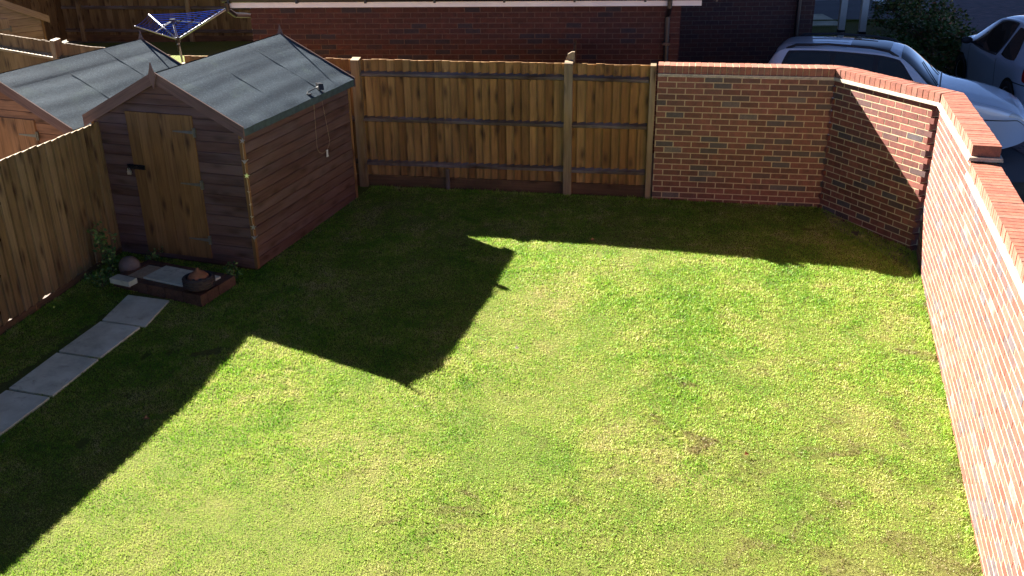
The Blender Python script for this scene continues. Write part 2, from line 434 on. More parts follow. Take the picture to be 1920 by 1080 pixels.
# rear faces towards the street
bricks(mb, Line([(line_back.at(0) - inward(line_back.tan(0)) * .215)[:2], (line_back.at(2.11) - inward(line_back.tan(0)) * .215)[:2]]), -.2, ZT, 0, 2.05, side=-1)
strip(mm, line_back, 0, line_back.L, .0025, .209, -.3, ZT - .002, 1.2)
strip(mm, line_diag, 0.01, line_diag.L - .105, .0025, .209, -.5, ZT - .002, 1.2)
strip(mm, line_long, .012, STEP - .002, .0025, .212, -.9, ZT - .002)
strip(mm, line_long, STEP - .001, line_long.L - .1, .0025, .212, -1.0, ZL - .002)
mb.build('brickwork', M['brick'], W); mm.build('mortar_joints', M['mortar'], W)
ct = MB()
strip(ct, line_back, 0, line_back.L + .0, -.034, .25, ZT, ZT + .017, 1.2, .2)
strip(ct, line_back, 0, line_back.L + .0, -.030, .245, ZT + .019, ZT + .034, 1.2, .7)
strip(ct, line_diag, -.01, line_diag.L, -.0345, .25, ZT - .001, ZT + .0165, 1.2, .4)
strip(ct, line_diag, -.01, line_diag.L, -.0305, .245, ZT + .0185, ZT + .0335, 1.2, .8)
strip(ct, line_long, -.01, STEP + .03, -.035, .251, ZT - .0015, ZT + .016, .25, .6)
strip(ct, line_long, -.01, STEP + .03, -.031, .246, ZT + .018, ZT + .033, .25, .9)
strip(ct, line_long, STEP + .012, line_long.L - .1, -.034, .25, ZL, ZL + .017, .25, .6)
strip(ct, line_long, STEP + .012, line_long.L - .1, -.030, .245, ZL + .019, ZL + .034, .25, .9)
ct.build('creasing_tiles', M['tile'], W)
cb = MB(); cm = MB()
coping(cb, cm, line_back, .0, line_back.L - .0, ZT + .035)
coping(cb, cm, line_diag, .02, line_diag.L - .01, ZT + .0355)
coping(cb, cm, line_long, .03, STEP + .01, ZT + .036)
coping(cb, cm, line_long, STEP + .012, line_long.L - .1, ZL + .035)
for P0, n1, n2, z in ((CB, inward(line_back.tan(line_back.L)), inward(line_diag.tan(0)), ZT), (WPTS[0], inward(line_diag.tan(line_diag.L)), inward(line_long.tan(0.05)), ZT)):
    P0 = Vector((P0[0], P0[1], 0)); hm = (n1 + n2).normalized(); ch = hm.dot(n1)
    wp_ = [P0 + hm * .008, P0 - n1 * .2215, P0 - hm * .2215 / ch, P0 - n2 * .2215]; mp = P0 - hm * .235
    cb.prism([(p.x, p.y) for p in (wp_[0], wp_[1], wp_[2])], (0, 0, 0), (1, 0, 0), (0, 1, 0), (0, 0, 1), z + .036, z + .1345)
    cb.prism([(p.x, p.y) for p in (wp_[0], wp_[2], wp_[3])], (0, 0, 0), (1, 0, 0), (0, 1, 0), (0, 0, 1), z + .036, z + .1335)
    ct2 = [P0, P0 - n1 * .244, P0 - hm * .244 / ch, P0 - n2 * .244]; cm.prism([(p.x, p.y) for p in ct2], (0, 0, 0), (1, 0, 0), (0, 1, 0), (0, 0, 1), z - .001, z + .0325)
cp = cb.build('coping', M['coping'], W, bevel=.003); cm.build('coping_joints', M['mortar'], cp)

# ================================================================ fences
def lerp(a, b, t): return a + (b - a) * t
def board_run(mb, A, dr, nrm, L, zb, zt, pitch=.105, wid=.125, zj=.006, flip=1, th=(.026, .004)):
    """feather-edge boards from A along dr; nrm = outward face side; zb, zt functions of s"""
    s = 0
    while s < L - .03:
        b = min(s + wid, L)
        j = random.uniform(-zj, zj); zt0, zt1 = zt(s) + j, zt(b) + j
        P = []
        for k, zz in enumerate(((zb(s), zb(b)), (zt0, zt1))):
            # thick edge at s (proud), thin edge tucked at b
            P += [A + dr * s + nrm * (th[0] + .006) + Vector((0, 0, zz[0])), A + dr * b + nrm * th[1] + Vector((0, 0, zz[1])),
                  A + dr * s + nrm * .0065 + Vector((0, 0, zz[0])), A + dr * b + nrm * 0 + Vector((0, 0, zz[1]))]
        mb.hexa(P, 2, random.random())
        s += pitch * random.uniform(.97, 1.03)
def arris(mb, A, dr, nrm, s0, s1, z0, z1, h=.085, dp=.055):
    """triangular-ish rail, flat on boards, top sloped"""
    P = [];
    for s_, z in ((s0, z0), (s1, z1)):
        base = A + dr * s_
        P.append([base + Vector((0, 0, z + h * .5)), base + nrm * dp + Vector((0, 0, z + .012)), base + nrm * dp + Vector((0, 0, z - .022)), base + Vector((0, 0, z - h * .5))])
    tn = random.random(); ou = random.random() * 30; L = s1 - s0; w = [0, .06, .1, .16, .24]
    for i in range(4):
        j = (i + 1) % 4; mb.face([P[0][i], P[1][i], P[1][j], P[0][j]], [(ou, w[i]), (ou + L, w[i]), (ou + L, w[i + 1]), (ou, w[i + 1])], tn)
    mb.face(P[0][::-1], None, tn); mb.face(P[1], None, tn)
def post(par, p, dr, nrm, z0, z1, w=.1, name='post', m_=None, slope=.02):
    b = MB(); P = []
    for z in (z0, z1):
        for y in (-w / 2, w / 2):
            for x in (-w / 2, w / 2):
                zz = z if z == z0 else z1 - slope * (1 if y > 0 else 0)
                P.append(Vector(p) + dr * x + nrm * y + Vector((0, 0, zz)))
    b.hexa(P, 2); return b.build(name, m_ or M['post'], par, bevel=.004)
UP = Vector((0, 0, 1))

# back fence, rails and posts face the lawn
bd = Vector((math.cos(ba), math.sin(ba), 0)); bn = Vector((math.sin(ba), -math.cos(ba), 0))   # bn faces the lawn
PW = Vector((1.790, 12.110, 0))                     # post against the wall
pA = Vector((.752, 12.315, 0)); bfd = (pA - Vector((-2.0, 12.79, 0))).normalized(); bfn = Vector((bfd.y, -bfd.x, 0))
FB = thing('back_fence', (0, 12.5, 0), 'brown close-board fence with three dark rails behind the lawn, between shed and brick wall', 'fence')
pL = Vector((-2.0, 12.79, 0)); pX = pL - bfd * 2.4
HT = 1.715
bayend = [(pX, pL), (pL, pA), (pA, PW)]
for i, (a, b) in enumerate(bayend):
    dr = (b - a).normalized(); nn = Vector((dr.y, -dr.x, 0)); L = (b - a).length
    o = a - nn * .045
    m_ = MB(); board_run(m_, o, dr, nn, L, lambda s: .155, lambda s: HT, flip=1, pitch=.104 if i < 2 else .112)
    m_.build('board_panel', M['fence'], FB)
    for z in (1.53, .93, .33):
        q = MB(); arris(q, o + nn * .012, dr, nn, .05 if i else .0, L - .05, z + random.uniform(-.01, .01), z + random.uniform(-.01, .01)); q.build('rail', M['rail'], FB)
    q = MB(); q.box(o, dr, nn, UP, (.03, L - .03), (.006, .030), (-.12, .15), 0); q.build('gravel_board', M['gravel'], FB)
# stub cleat in the middle of the wide bay
q = MB(); mid = lerp(pL, pA, .42); q.box(mid - bfn * .045, bfd, bfn, UP, (-.025, .025), (.032, .07), (-.1, .27), 2); q.build('cleat', M['rail'], FB)
for p_, h, w in ((pX, 1.62, .1), (pL, 1.735, .11), (pA, 1.745, .105), (PW, 1.74, .07)):
    post(FB, p_, bfd, bfn, -.3, h, w)

# small side fence that runs back from the middle post towards the garage
SF = thing('side_fence', (.80, 12.5, 0), 'short dark fence running from the back fence post towards the brick garage', 'fence')
sa = pA + Vector((.03, .10, 0)); sdv = Vector((.09, .995, 0)).normalized(); sn = Vector((sdv.y, -sdv.x, 0))
q = MB(); board_run(q, sa, sdv, sn, 1.85, lambda s: .0, lambda s: 1.68, pitch=.105); q.build('board_panel', M['fence_old'], SF)
for z in (1.50, .95, .35):
    q = MB(); arris(q, sa - sn * .0, sdv, -sn, .02, 1.85, z, z); q.build('rail', M['rail'], SF)
q = MB(); q.prism([(-.055, 0), (.055, 0), (.055, .13), (.02, .13), (-.03, .10), (-.055, .05)], sa + Vector((-.01, -.035, 1.72)), bfd, UP, -bfn, 0, .035, uax=1)
q.build('rail_end', M['post'], SF)

# left fence: board faces towards our lawn
la = R(14.34); ld_ = Vector((math.sin(la), math.cos(la), 0)); ln_ = Vector((ld_.y, -ld_.x, 0))
LF0 = Vector((-4.890, 9.032, 0)) - ld_ * 7.2
LF = thing('left_fence', tuple(Vector((-4.7, 9.5, 0))), 'tall feather-edge fence along the left edge with light showing through gaps at its foot', 'fence')
Lf = 7.2 + 4.3
def lbase(s): p_ = LF0 + ld_ * s; return G(p_.x, p_.y)
q = MB(); board_run(q, LF0 - ln_ * .02, ld_, ln_, Lf, lambda s: lbase(s) + (.089 if (int(s / .107) * 7919) % 5 == 1 else .068), lambda s: 1.50, pitch=.107)
q.build('board_panel', M['fence_left'], LF)
q = MB()
s_ = 0
while s_ < Lf:
    e_ = min(s_ + 2.4, Lf); 
    P = []
    for zf in (-.25, .0825):
        for y in (-.012, .012):
            for s2 in (s_, e_): P.append(LF0 + ld_ * s2 + ln_ * (y - .008) + Vector((0, 0, lbase(s2) + zf - (.011 if zf > 0 else 0))))
    q.hexa(P, 0); s_ += 2.41
q.build('gravel_board', M['gravel'], LF)
for z in (1.30, .78):
    q = MB(); arris(q, LF0 - ln_ * .022, ld_, -ln_, 0, Lf, z, z); q.build('rail', M['rail'], LF)
for k in range(5):
    p_ = LF0 + ld_ * (.6 + 2.42 * k) - ln_ * .075; post(LF, p_, ld_, ln_, -.6, 1.46, .09)

# neighbour's back fence (top left), rails face us
nf = [Vector((-8.95, 16.0, 0)), Vector((-6.56, 14.33, 0)), Vector((-4.58, 13.20, 0))]
NF = thing('neighbour_fence', (-6.5, 14.3, 0), 'sunlit close-board fence with bright rail behind the left shed, top left', 'fence')
for i in range(2):
    a, b = nf[i], nf[i + 1]; dr = (b - a).normalized(); nn = Vector((dr.y, -dr.x, 0)); L = (b - a).length; o = a - nn * .05
    q = MB(); board_run(q, o, dr, nn, L, lambda s: .1, lambda s: 1.72, pitch=.1); q.build('board_panel', M['fence_old'], NF)
    for z in (1.50, .9, .33):
        q = MB(); arris(q, o + nn * .012, dr, nn, .05, L - .05, z, z, h=.10, dp=.08); q.build('rail', M['post'] if z > 1.4 else M['rail'], NF)
for p_ in nf:
    dr = (nf[1] - nf[0]).normalized(); post(NF, p_, dr, Vector((dr.y, -dr.x, 0)), -.2, 1.62 if p_ is nf[2] else 1.78, .11)

# far fence behind the neighbour's lawn
FF = thing('far_fence', (-8, 24.5, 0), 'tall dark fence with black rails beyond the rotary clothes line', 'fence')
fa, fb = Vector((-11.2, 25.15, 0)), Vector((-2.0, 24.05, 0)); dr = (fb - fa).normalized(); nn = Vector((dr.y, -dr.x, 0)); L = (fb - fa).length
q = MB(); board_run(q, fa, dr, nn, L, lambda s: .12, lambda s: 1.85, pitch=.15, wid=.18); q.build('board_panel', M['fence_old'], FF)
for z in (1.45, .80, .24):
    q = MB(); arris(q, fa + nn * .014, dr, nn, 0, L, z, z, h=.09, dp=.06); q.build('rail', M['rail'], FF)
q = MB(); q.box(fa, dr, nn, UP, (0, L), (-.012, .03), (-.2, .130), 0); q.build('gravel_board', M['gravel'], FF)
for k in range(4): post(FF, fa + dr * (.5 + k * 2.85) + nn * .05, dr, nn, -.2, 1.9, .1)
FS = thing('far_side_fence', (-11.3, 22, 0), 'broad-boarded brown fence beside the pale shed, top left', 'fence')
sa2 = fa + nn * .02 + dr * .03; sb = Vector((-12.1, 19.5, 0)); dr2 = (sa2 - sb).normalized(); nn2 = Vector((dr2.y, -dr2.x, 0)); L = (sa2 - sb).length
q = MB(); board_run(q, sb, dr2, nn2, L, lambda s: .02, lambda s: 1.85, pitch=.30, wid=.33); q.build('board_panel', M['fence_old'], FS)
for k in range(3): post(FS, sb + dr2 * (.4 + k * 2.5) - nn2 * .06, dr2, nn2, -.2, 1.9, .1)

# ================================================================ sheds
def plank_wall(mb, o, ex, n, x0, x1, z0, top, pitch=.118, th=.016):
    """horizontal shiplap boards on frame o,ex,UP; top(x)->height profile is a gable; n outward"""
    z = z0; 
    while True:
        zb = z; zt = z + pitch - .007
        def xr(zz):
            a, b = x0, x1
            # clip against gable
            N_ = 200
            xs = [x0 + (x1 - x0) * i / N_ for i in range(N_ + 1) if top(x0 + (x1 - x0) * i / N_) >= zz]
            return (xs[0], xs[-1]) if xs else None
        lo = xr(zb + .001); hi = xr(zt)
        if lo is None: break
        if hi is None:
            mx = max((top(x0 + (x1 - x0) * i / 100), x0 + (x1 - x0) * i / 100) for i in range(101)); poly = [(lo[0], zb), (lo[1], zb), (mx[1] + .005, mx[0]), (mx[1] - .005, mx[0])]
        else: poly = [(lo[0], zb), (lo[1], zb), (hi[1], zt), (hi[0], zt)]
        tnt = random.random()
        mb.prism(poly, o, ex, UP, n, 0, th + random.uniform(0, .002), tnt)
        # thin recessed tongue showing as a groove
        if hi: mb.prism([(hi[0], zt), (hi[1], zt), (hi[1], zt + .007), (hi[0], zt + .007)], o, ex, UP, n, 0, th - .009, 0)
        z += pitch
        if z > 4: break

def felt_slope(mb, o, along, down, nrm, L, D, amp=.0016, seed=0, nu=48, nv=60):
    P = []
    for i in range(nu + 1):
        row = []
        for j in range(nv + 1):
            u, v = i / nu * L, j / nv * D
            w = amp * (math.sin(v * 26 + seed + .6 * math.sin(u * 2.1 + seed)) * .6 + math.sin(v * 11 + u * 1.3 + seed * 2) + .5 * math.sin(u * 7 + v * 5 + seed))
            w += .0012 if v < .27 else 0
            edge = min(1, min(u, L - u) / .06)
            eave = max(0, (v - (D - .12)) / .12)
            w += .004 * eave * math.sin(u * 9 + seed) * math.sin(u * 3.1 + 1) 
            row.append(o + along * u + down * v + nrm * (w * edge + .034))
        P.append(row)
    mb.grid(P)

def make_shed(sx, sy, rot, w, l, zs, he, hr, ov, of, ms, label, name='garden_shed', door_side=0, full=True, trim_front=True, door_rng=(.62, 1.42)):
    T = thing(name, (sx, sy, zs), label, 'shed', None, rot)
    ex = Vector((math.cos(rot), math.sin(rot), 0)); ey = Vector((-math.sin(rot), math.cos(rot), 0))
    NR = Vector((sx, sy, zs)); NL = NR - ex * w; mid = NR - ex * w / 2; slp = (hr - he) / (w / 2)
    cl, bg_, dm = ms
    def gab(x): return hr - .035 - abs(x - w / 2) * slp
    q = MB(); plank_wall(q, NL, ex, -ey, 0, w, .0, gab); fw = q.build('front_wall', cl, T)
    q = MB(); plank_wall(q, NL + ey * l, ex, ey, 0, w, .0, gab); q.build('back_wall', cl, T)
    q = MB(); plank_wall(q, NR, ey, ex, 0, l, .0, lambda x: he - .02); rw = q.build('side_wall', cl, T)
    q = MB(); plank_wall(q, NL, ey, -ex, 0, l, .0, lambda x: he - .02); q.build('side_wall', cl, T)
    # bearers and floor
    q = MB(); q.box(NL, ex, ey, UP, (.01, w - .01), (.01, l - .01), (-.03, -.003), 1); q.build('floor', M['gravel'], T)
    q = MB()
    for x in (.12, w / 2, w - .12): q.box(NL, ex, ey, UP, (x - .035, x + .035), (.03, l - .03), (-.12, -.031), 1)
    q.build('bearer', M['gravel'], T)
    # corner trims
    for (p_, s1) in ((NR, 1), (NL, -1), (NR + ey * l, 1), (NL + ey * l, -1)):
        q = MB(); yy = (-.024, .02) if p_ in (NR, NL) else (-.02, .024)
        q.box(p_, ex * s1, ey, UP, (-.012, .026), yy, (0, he - .05), 2); q.build('corner_trim', M['shed_door'] if full else cl, T)
    # roof: deck plus felt on each slope
    for sgn in (1, -1):
        down = (ex * sgn * (w / 2 + ov) - UP * slp * (w / 2 + ov)); D = down.length; down.normalize()
        nrm = (UP + ex * sgn * slp).normalized(); o = mid - ey * of + UP * hr
        q = MB(); q.box(o, ey, down, nrm, (0.0, l + 2 * of), (0, D), (-.012, .012), 0); deck = q.build('roof', bg_, T)
        q = MB(); felt_slope(q, o - ey * .006, ey, down, nrm, l + 2 * of + .012, D + .012, seed=sgn * 1.7 + sx); fo = q.build('roofing_felt', M['felt'], deck, smooth=True)
        # folded edge at eave
        q = MB(); q.box(o + down * (D + .006), ey, down, UP, (-.006, l + 2 * of + .006), (0, .008), (-.055, .028), 0); q.build('felt_edge', M['felt_edge'], deck)
        # laps across the slope
        for u in ([.9, 1.75] if sgn > 0 else [.7, 1.6]):
            q = MB()
            q.box(o + nrm * .040, ey, down, nrm, (u, u + .010), (.02 if u > 1 else .27, D - .25 if u < 1 else D - .1), (-.006, -.0032), 1)
            q.build('felt_lap', M['felt'], deck)
        # barge boards front and back
        for yy in (-of - .018, l + of + .002):
            q = MB(); hB = .125
            a = mid + ey * yy + UP * (hr + .052); e = a + down * (D + .02)
            P = []
            for zz in (-hB, 0):
                for y2 in (0, .017):
                    for pp in (a, e): P.append(pp + ey * y2 + UP * zz)
            q.hexa(P, 0); q.build('barge_board', bg_, T, bevel=.002)
    for yy, k in ((-of - .035, 0), (l + of + .02, 1)):
        q = MB(); dia = [(0, -.15), (.045, -.02), (.012, .07), (0, .12), (-.012, .07), (-.045, -.02)]
        q.prism(dia, mid + ey * yy + UP * (hr + .03), ex, UP, -ey, -.008, .008, uax=1); q.build('finial', bg_, T)
    # door on the front wall
    d0, d1 = door_rng; dh = 1.68
    D_ = MB(); x = d0; nb = 6; bw = (d1 - d0) / nb
    for i in range(nb):
        D_.box(NL - ey * .018, ex, -ey, UP, (x, x + bw - .0025), (0, .014 + random.uniform(-.001, .001)), (.06, dh), 2); x += bw
    D_.box(NL - ey * .018, ex, -ey, UP, (d0 + .003, d1 - .003), (0, .009), (.061, dh - .001), 2, 0)
    dr_ = D_.build('door', dm, T)
    for hz in (1.50, .92, .28):
        if hz == .28 and full is False: pass
        q = MB(); o = NL - ey * .033 + UP * hz
        q.prism([(d1 - .006, .018), (d1 - .006, -.018), (d1 - .26, -.006), (d1 - .26, .006)], o, ex, UP, -ey, 0, .003)
        q.box(o, ex, -ey, UP, (d1 - .004, d1 + .022), (-.012, .0035), (-.05, .05), 2)
        q.tube([o + ex * (d1 - .002) - ey * .006 - UP * .05, o + ex * (d1 - .002) - ey * .006 + UP * .05], .006, 8)
        q.build('hinge', M['zinc'], dr_)
    return T, NR, NL, ex, ey, mid, slp, dr_
SH = make_shed(-2.821, 9.955, -.319 + 0, 1.84, 2.442, -.03, 1.603, 2.08, .07, .05, (M['shed'], M['barge'], M['shed_door']),
               'brown garden shed with orange plank door in the corner of our sunlit lawn', door_rng=(.45, 1.29))
SH2 = make_shed(-4.90, 10.633, -.361, 1.90, 2.386, -.22, 1.633, 2.12, .07, .05, (M['shed2'], M['barge'], M['shed2_door']),
                'warm orange wooden shed with grey felt roof just over the left fence', door_rng=(.60, 1.43))
SH3 = make_shed(-8.36, 17.88, .78, 1.9, 2.4, -.05, 1.66, 2.12, .10, .06, (M['shed3'], M['shed3'], M['shed3']),
                'pale new wooden shed by the far fence, cut off at the top left', door_rng=(.50, 1.34))

# padbolt with padlock on our shed door
T, NR, NL, ex, ey, mid, slp, door = SH
q = MB(); o = NL + ex * .47 - ey * .036 + UP * 1.06
q.box(o, ex, -ey, UP, (-.10, .13), (0, .006), (-.026, .026), 0)
q.box(o, ex, -ey, UP, (-.085, .10), (.006, .020), (-.012, .012), 0)
for x in (-.08, -.01, .05, .11): q.box(o, ex, -ey, UP, (x, x + .012), (.006, .026), (-.02, .02), 0)
bolt = q.build('door_bolt', M['iron'], T, bevel=.001)
q = MB(); q.box(o, ex, -ey, UP, (-.095, -.052), (.012, .032), (-.085, -.045), 0)
q.tube([o + ex * (-.087) - ey * .022 - UP * .046, o + ex * (-.087) - ey * .022 - UP * .022, o + ex * (-.073) - ey * .022 - UP * .012, o + ex * (-.060) - ey * .022 - UP * .022, o + ex * (-.060) - ey * .022 - UP * .046], .003, 6)
q.build('padlock', M['silver'], bolt)

# garland of small metal birds and stars on the shed corner
GL = thing('corner_garland', tuple(NR + UP * 1.5), 'string of small silver bird and star charms hanging down the shed corner post', 'garland')
cpos = NR + ex * .035 - ey * .035
q = MB(); q.tube([cpos + UP * z + ex * .004 * math.sin(z * 9) for z in np.linspace(1.50, .33, 16)], .0025, 5); q.build('string', M['cord'], GL)
for i, z in enumerate((1.46, 1.24, 1.08, .90, .76, .62, .50, .385)):
    q = MB(); a = random.uniform(-.5, .5); c0 = cpos + UP * z + ex * .012 - ey * .012
    fx = Vector((math.cos(a), math.sin(a) * .6, .2 * math.sin(i * 2))).normalized(); fy = UP * .96 + ex * .2; rr = .034 if i in (0, 1, 2, 6, 7) else .018
    if i % 2 == 0:
        poly = [((rr if k % 2 == 0 else rr * .38) * math.cos(math.pi / 2 + k * math.pi / 5), (rr if k % 2 == 0 else rr * .38) * math.sin(math.pi / 2 + k * math.pi / 5)) for k in range(10)]
    else:
        poly = [(0, rr * .5), (rr * .25, rr * .15), (rr * 1.2, rr * .55), (rr * .5, -rr * .25), (rr * .2, -rr * .8), (-rr * .2, -rr * .8), (-rr * .5, -rr * .25), (-rr * 1.2, rr * .55), (-rr * .25, rr * .15)]
    q.prism(poly, c0, fx, fy, fx.cross(fy).normalized(), -.003, .003); q.build('star_charm' if i % 2 == 0 else 'bird_charm', M['silver'] if i in (0, 1, 2, 6, 7) else M['cord'], GL)

# solar lamp on the eave with cord and white pull
SLm = thing('solar_lamp', tuple(NR + ey * 1.62 + UP * 1.6), 'small black solar lamp on a bracket at the shed eave with a hanging cord', 'lamp')
def roofpt(a, b): return mid + ex * a + ey * b + UP * (2.08 - abs(a) * slp)
q = MB()
b0 = roofpt(.93, 1.42); b1 = roofpt(.96, 1.68) + UP * .085
q.tube([b0 + UP * .03, b0 + UP * .05 + ey * .03, b1], .007, 6)
q.box(b0 + UP * .032, ex, ey, UP, (-.03, .05), (-.025, .025), (-.006, .006)); q.build('bracket', M['black'], SLm)
q = MB(); fx = (ex * .7 - ey * .5).normalized(); fz = (UP * .85 + ey * .3 - ex * .25).normalized(); fy = fz.cross(fx).normalized()
q.box(b1, fx, fy, fz, (-.04, .04), (-.028, .033), (-.038, .038)); q.build('lamp_head', M['black'], SLm, bevel=.012)
q = MB(); q.box(b1 + fy * .034, fx, fy, fz, (-.034, .034), (0, .003), (-.032, .032)); q.build('solar_panel', plain('solar_glass', (.02, .03, .07), .12), SLm)
sw = NR + ex * .05
pts = [b1 + ex * .045 - UP * .03] + [sw + ey * lerp(1.69, 1.79, t) + UP * lerp(1.5, .98, t) for t in (.0, .3, .6, .85, 1)] + [sw + ey * 1.755 + UP * .92, sw + ey * 1.69 + UP * .875, sw + ey * 1.60 + UP * .87, sw + ey * 1.52 + UP * .90, sw + ey * 1.475 + UP * .95] + [sw + ey * lerp(1.47, 1.49, t) + UP * lerp(1.0, 1.52, t) for t in (0, .5, 1)]
q = MB(); q.tube(pts, .0015, 5); q.build('cord', M['cord'], SLm)
q = MB(); pc = sw + ey * 1.70 + UP * .845
q.prism([(-.018, .04), (.018, .04), (.010, .015), (.010, -.02), (.020, -.045), (-.020, -.045), (-.010, -.02), (-.010, .015)], pc, ey, UP, ex, -.006, .008); q.build('pull_handle', M['white'], SLm, bevel=.002)

# ---------------------------------------------------------------- door step pad and ornaments
PD = thing('door_step', (-3.6, 9.5, -.06), 'low brick-edged step of paving slabs in front of the shed door', 'step')
padp = [Vector((-4.29, 9.60, 0)), Vector((-3.19, 9.08, 0)), Vector((-2.97, 9.60, 0)), Vector((-4.07, 10.10, 0))]
def ringwall(q, pts, z0, z1, bw=.215, bd_=.10):
    for i in range(len(pts)):
        a, b = pts[i], pts[(i + 1) % len(pts)]; L = (b - a).length; d_ = (b - a).normalized(); nn = Vector((-d_.y, d_.x, 0)); n = int(L / (bw + .01))
        p = L / n
        for k in range(n): q.box(a, d_, nn, UP, (k * p + .005 + (.1 if k == 0 else 0), (k + 1) * p - .005), (.0, bd_), (z0, z1 + random.uniform(-.002, .002)), 0)
q = MB(); ringwall(q, padp, -.16, .030); q.build('brick_edge', brick_mat('step_brick', [(0, (.085, .045, .030)), (1, (.13, .070, .048))], .2, .2), PD, bevel=.003)
q = MB(); cpt = sum(padp, Vector()) / 4; q.prism([(p.x, p.y) for p in [cpt + (p - cpt) * .93 for p in padp]], (0, 0, 0), (1, 0, 0), (0, 1, 0), (0, 0, 1), -.16, .018); q.build('mortar_bed', M['mortar'], PD)
dx_ = (padp[1] - padp[0]).normalized(); dy_ = (padp[3] - padp[0]).normalized()
for (x0, x1) in ((.34, .80), (.81, 1.10)):
    q = MB(); q.box(padp[0], dx_, dy_, UP, (x0, x1), (.11, .46), (.0185, .045), 0, random.random()); q.build('slab', M['paving'], PD, bevel=.004)
BK = MB(); BK.box(Vector((-4.10, 9.42, .0)), dx_, dy_, UP, (-.14, .13), (-.05, .07), (.034, .090), 0, .0)
tag(BK.build('stone_block', M['paving'], None, bevel=.006), 'pale rectangular block lying on the left end of the brick step', 'block')

BW = thing('wicker_bowl', (-3.25, 9.27, .045), 'round dark wicker bowl standing on the right of the brick step', 'bowl')
q = MB(); q.lathe([(.0, .0), (.125, .0), (.15, .03), (.158, .075), (.15, .115), (.135, .13), (.122, .12), (.125, .09), (.12, .06), (.0, .055)], (-3.25, 9.27, .046), 28); q.build('basket', M['darkpot'], BW, smooth=True)
q = MB()
for z in (.035, .06, .085, .11): q.tube([(-3.25 + .160 * math.cos(t), 9.27 + .160 * math.sin(t), .046 + z) for t in np.linspace(0, 6.283, 26)], .007, 5)
q.build('woven_band', M['darkpot'], BW)
TH = thing('terracotta_head', (-3.25, 9.27, .10), 'orange terracotta ornament with two dark eye holes inside the wicker bowl', 'ornament')
q = MB(); q.lathe([(.0, .0), (.09, .0), (.115, .03), (.105, .07), (.075, .10), (.035, .122), (.018, .135), (.014, .155), (.0, .158)], (-3.25, 9.27, .105), 24); q.build('pot_body', M['terra'], TH, smooth=True)
for k in (-1, 1):
    q = MB(); a = -1.45 + k * .33; q.lathe([(0, .012), (.016, .010), (.020, 0), (.016, -.010), (0, -.012)], (-3.25 + .100 * math.cos(a), 9.27 + .100 * math.sin(a), .105 + .062), 12); q.build('eye_hole', M['black'], TH, smooth=True)
q = MB(); q.lathe([(0, -.115)] + [(.115 * math.cos(t), .115 * math.sin(t)) for t in np.linspace(-1.4, 1.5, 14)] + [(0, .115)], (-4.20, 9.88, .04), 26)
tag(q.build('stone_ball', M['stoneball'], None, smooth=True), 'dark round garden ball in the corner between left fence and shed', 'ball')

# ---------------------------------------------------------------- plants
def leafmat(name, cols):
    mt, nt, b = mat(name); t = tint(nt)
    link(nt, ramp(nt, t, cols), b.inputs['Base Color']); b.inputs['Roughness'].default_value = .5; b.inputs['Specular IOR Level'].default_value = .3
    return mt
M['leaf'] = leafmat('green_leaves', [(0, (.035, .085, .02)), (.6, (.08, .17, .035)), (1, (.16, .22, .06))])
M['leaf_red'] = leafmat('hedge_leaves', [(0, (.03, .07, .018)), (.5, (.09, .17, .04)), (.8, (.17, .16, .045)), (1, (.24, .10, .05))])
M['bark'] = plain('bark', (.10, .065, .04), .9, var=.4, scale=20)
def leaf(q, p, size, tn=None):
    a = random.uniform(0, 6.28); b = random.uniform(-.7, .9)
    d1 = Vector((math.cos(a) * math.cos(b), math.sin(a) * math.cos(b), math.sin(b))); d2 = d1.cross(Vector((random.uniform(-1, 1), random.uniform(-1, 1), random.uniform(-1, 1)))).normalized()
    q.face([p, p + d1 * size * .5 + d2 * size * .27, p + d1 * size, p + d1 * size * .5 - d2 * size * .27], None, random.random() if tn is None else tn)
def plant(x, y, h, r, n, label, seed, stems=7, ls=.055):
    random.seed(seed); z0 = G(x, y)
    T = thing('leafy_plant', (x, y, z0), label, 'plant'); q = MB(); s = MB()
    for k in range(stems):
        a = random.uniform(0, 6.28); rr = r * random.uniform(.3, 1); hh = h * random.uniform(.5, 1)
        pts = [Vector((x + rr * math.cos(a) * t ** 1.3, y + rr * math.sin(a) * t ** 1.3, z0 - .02 + hh * t)) for t in (0, .3, .6, .85, 1)]
        s.tube(pts, [.005, .004, .003, .002, .0015], 5)
        for j in range(n // stems):
            t = random.uniform(.15, 1); i = min(3, int(t * 4)); p = pts[i] + (pts[i + 1] - pts[i]) * (t * 4 - i) if i < 4 else pts[-1]
            leaf(q, p + Vector((random.gauss(0, .02), random.gauss(0, .02), random.gauss(0, .015))), ls * random.uniform(.6, 1.2))
    s.build('stem', M['bark'], T); q.build('foliage', M['leaf'], T)
plant(-4.42, 9.95, .62, .17, 300, 'weedy green plant climbing against the left fence beside the shed', 11, 10)
plant(-4.40, 9.60, .22, .20, 200, 'low weeds at the foot of the left fence beside the brick step', 12, 9, .045)
plant(-3.02, 9.72, .20, .13, 170, 'small green plant between the brick step and the shed wall', 13, 8, .04)
plant(-4.02, 10.14, .18, .12, 120, 'tuft of weeds against the shed front beside the dark ball', 14, 7, .04)
random.seed(21)

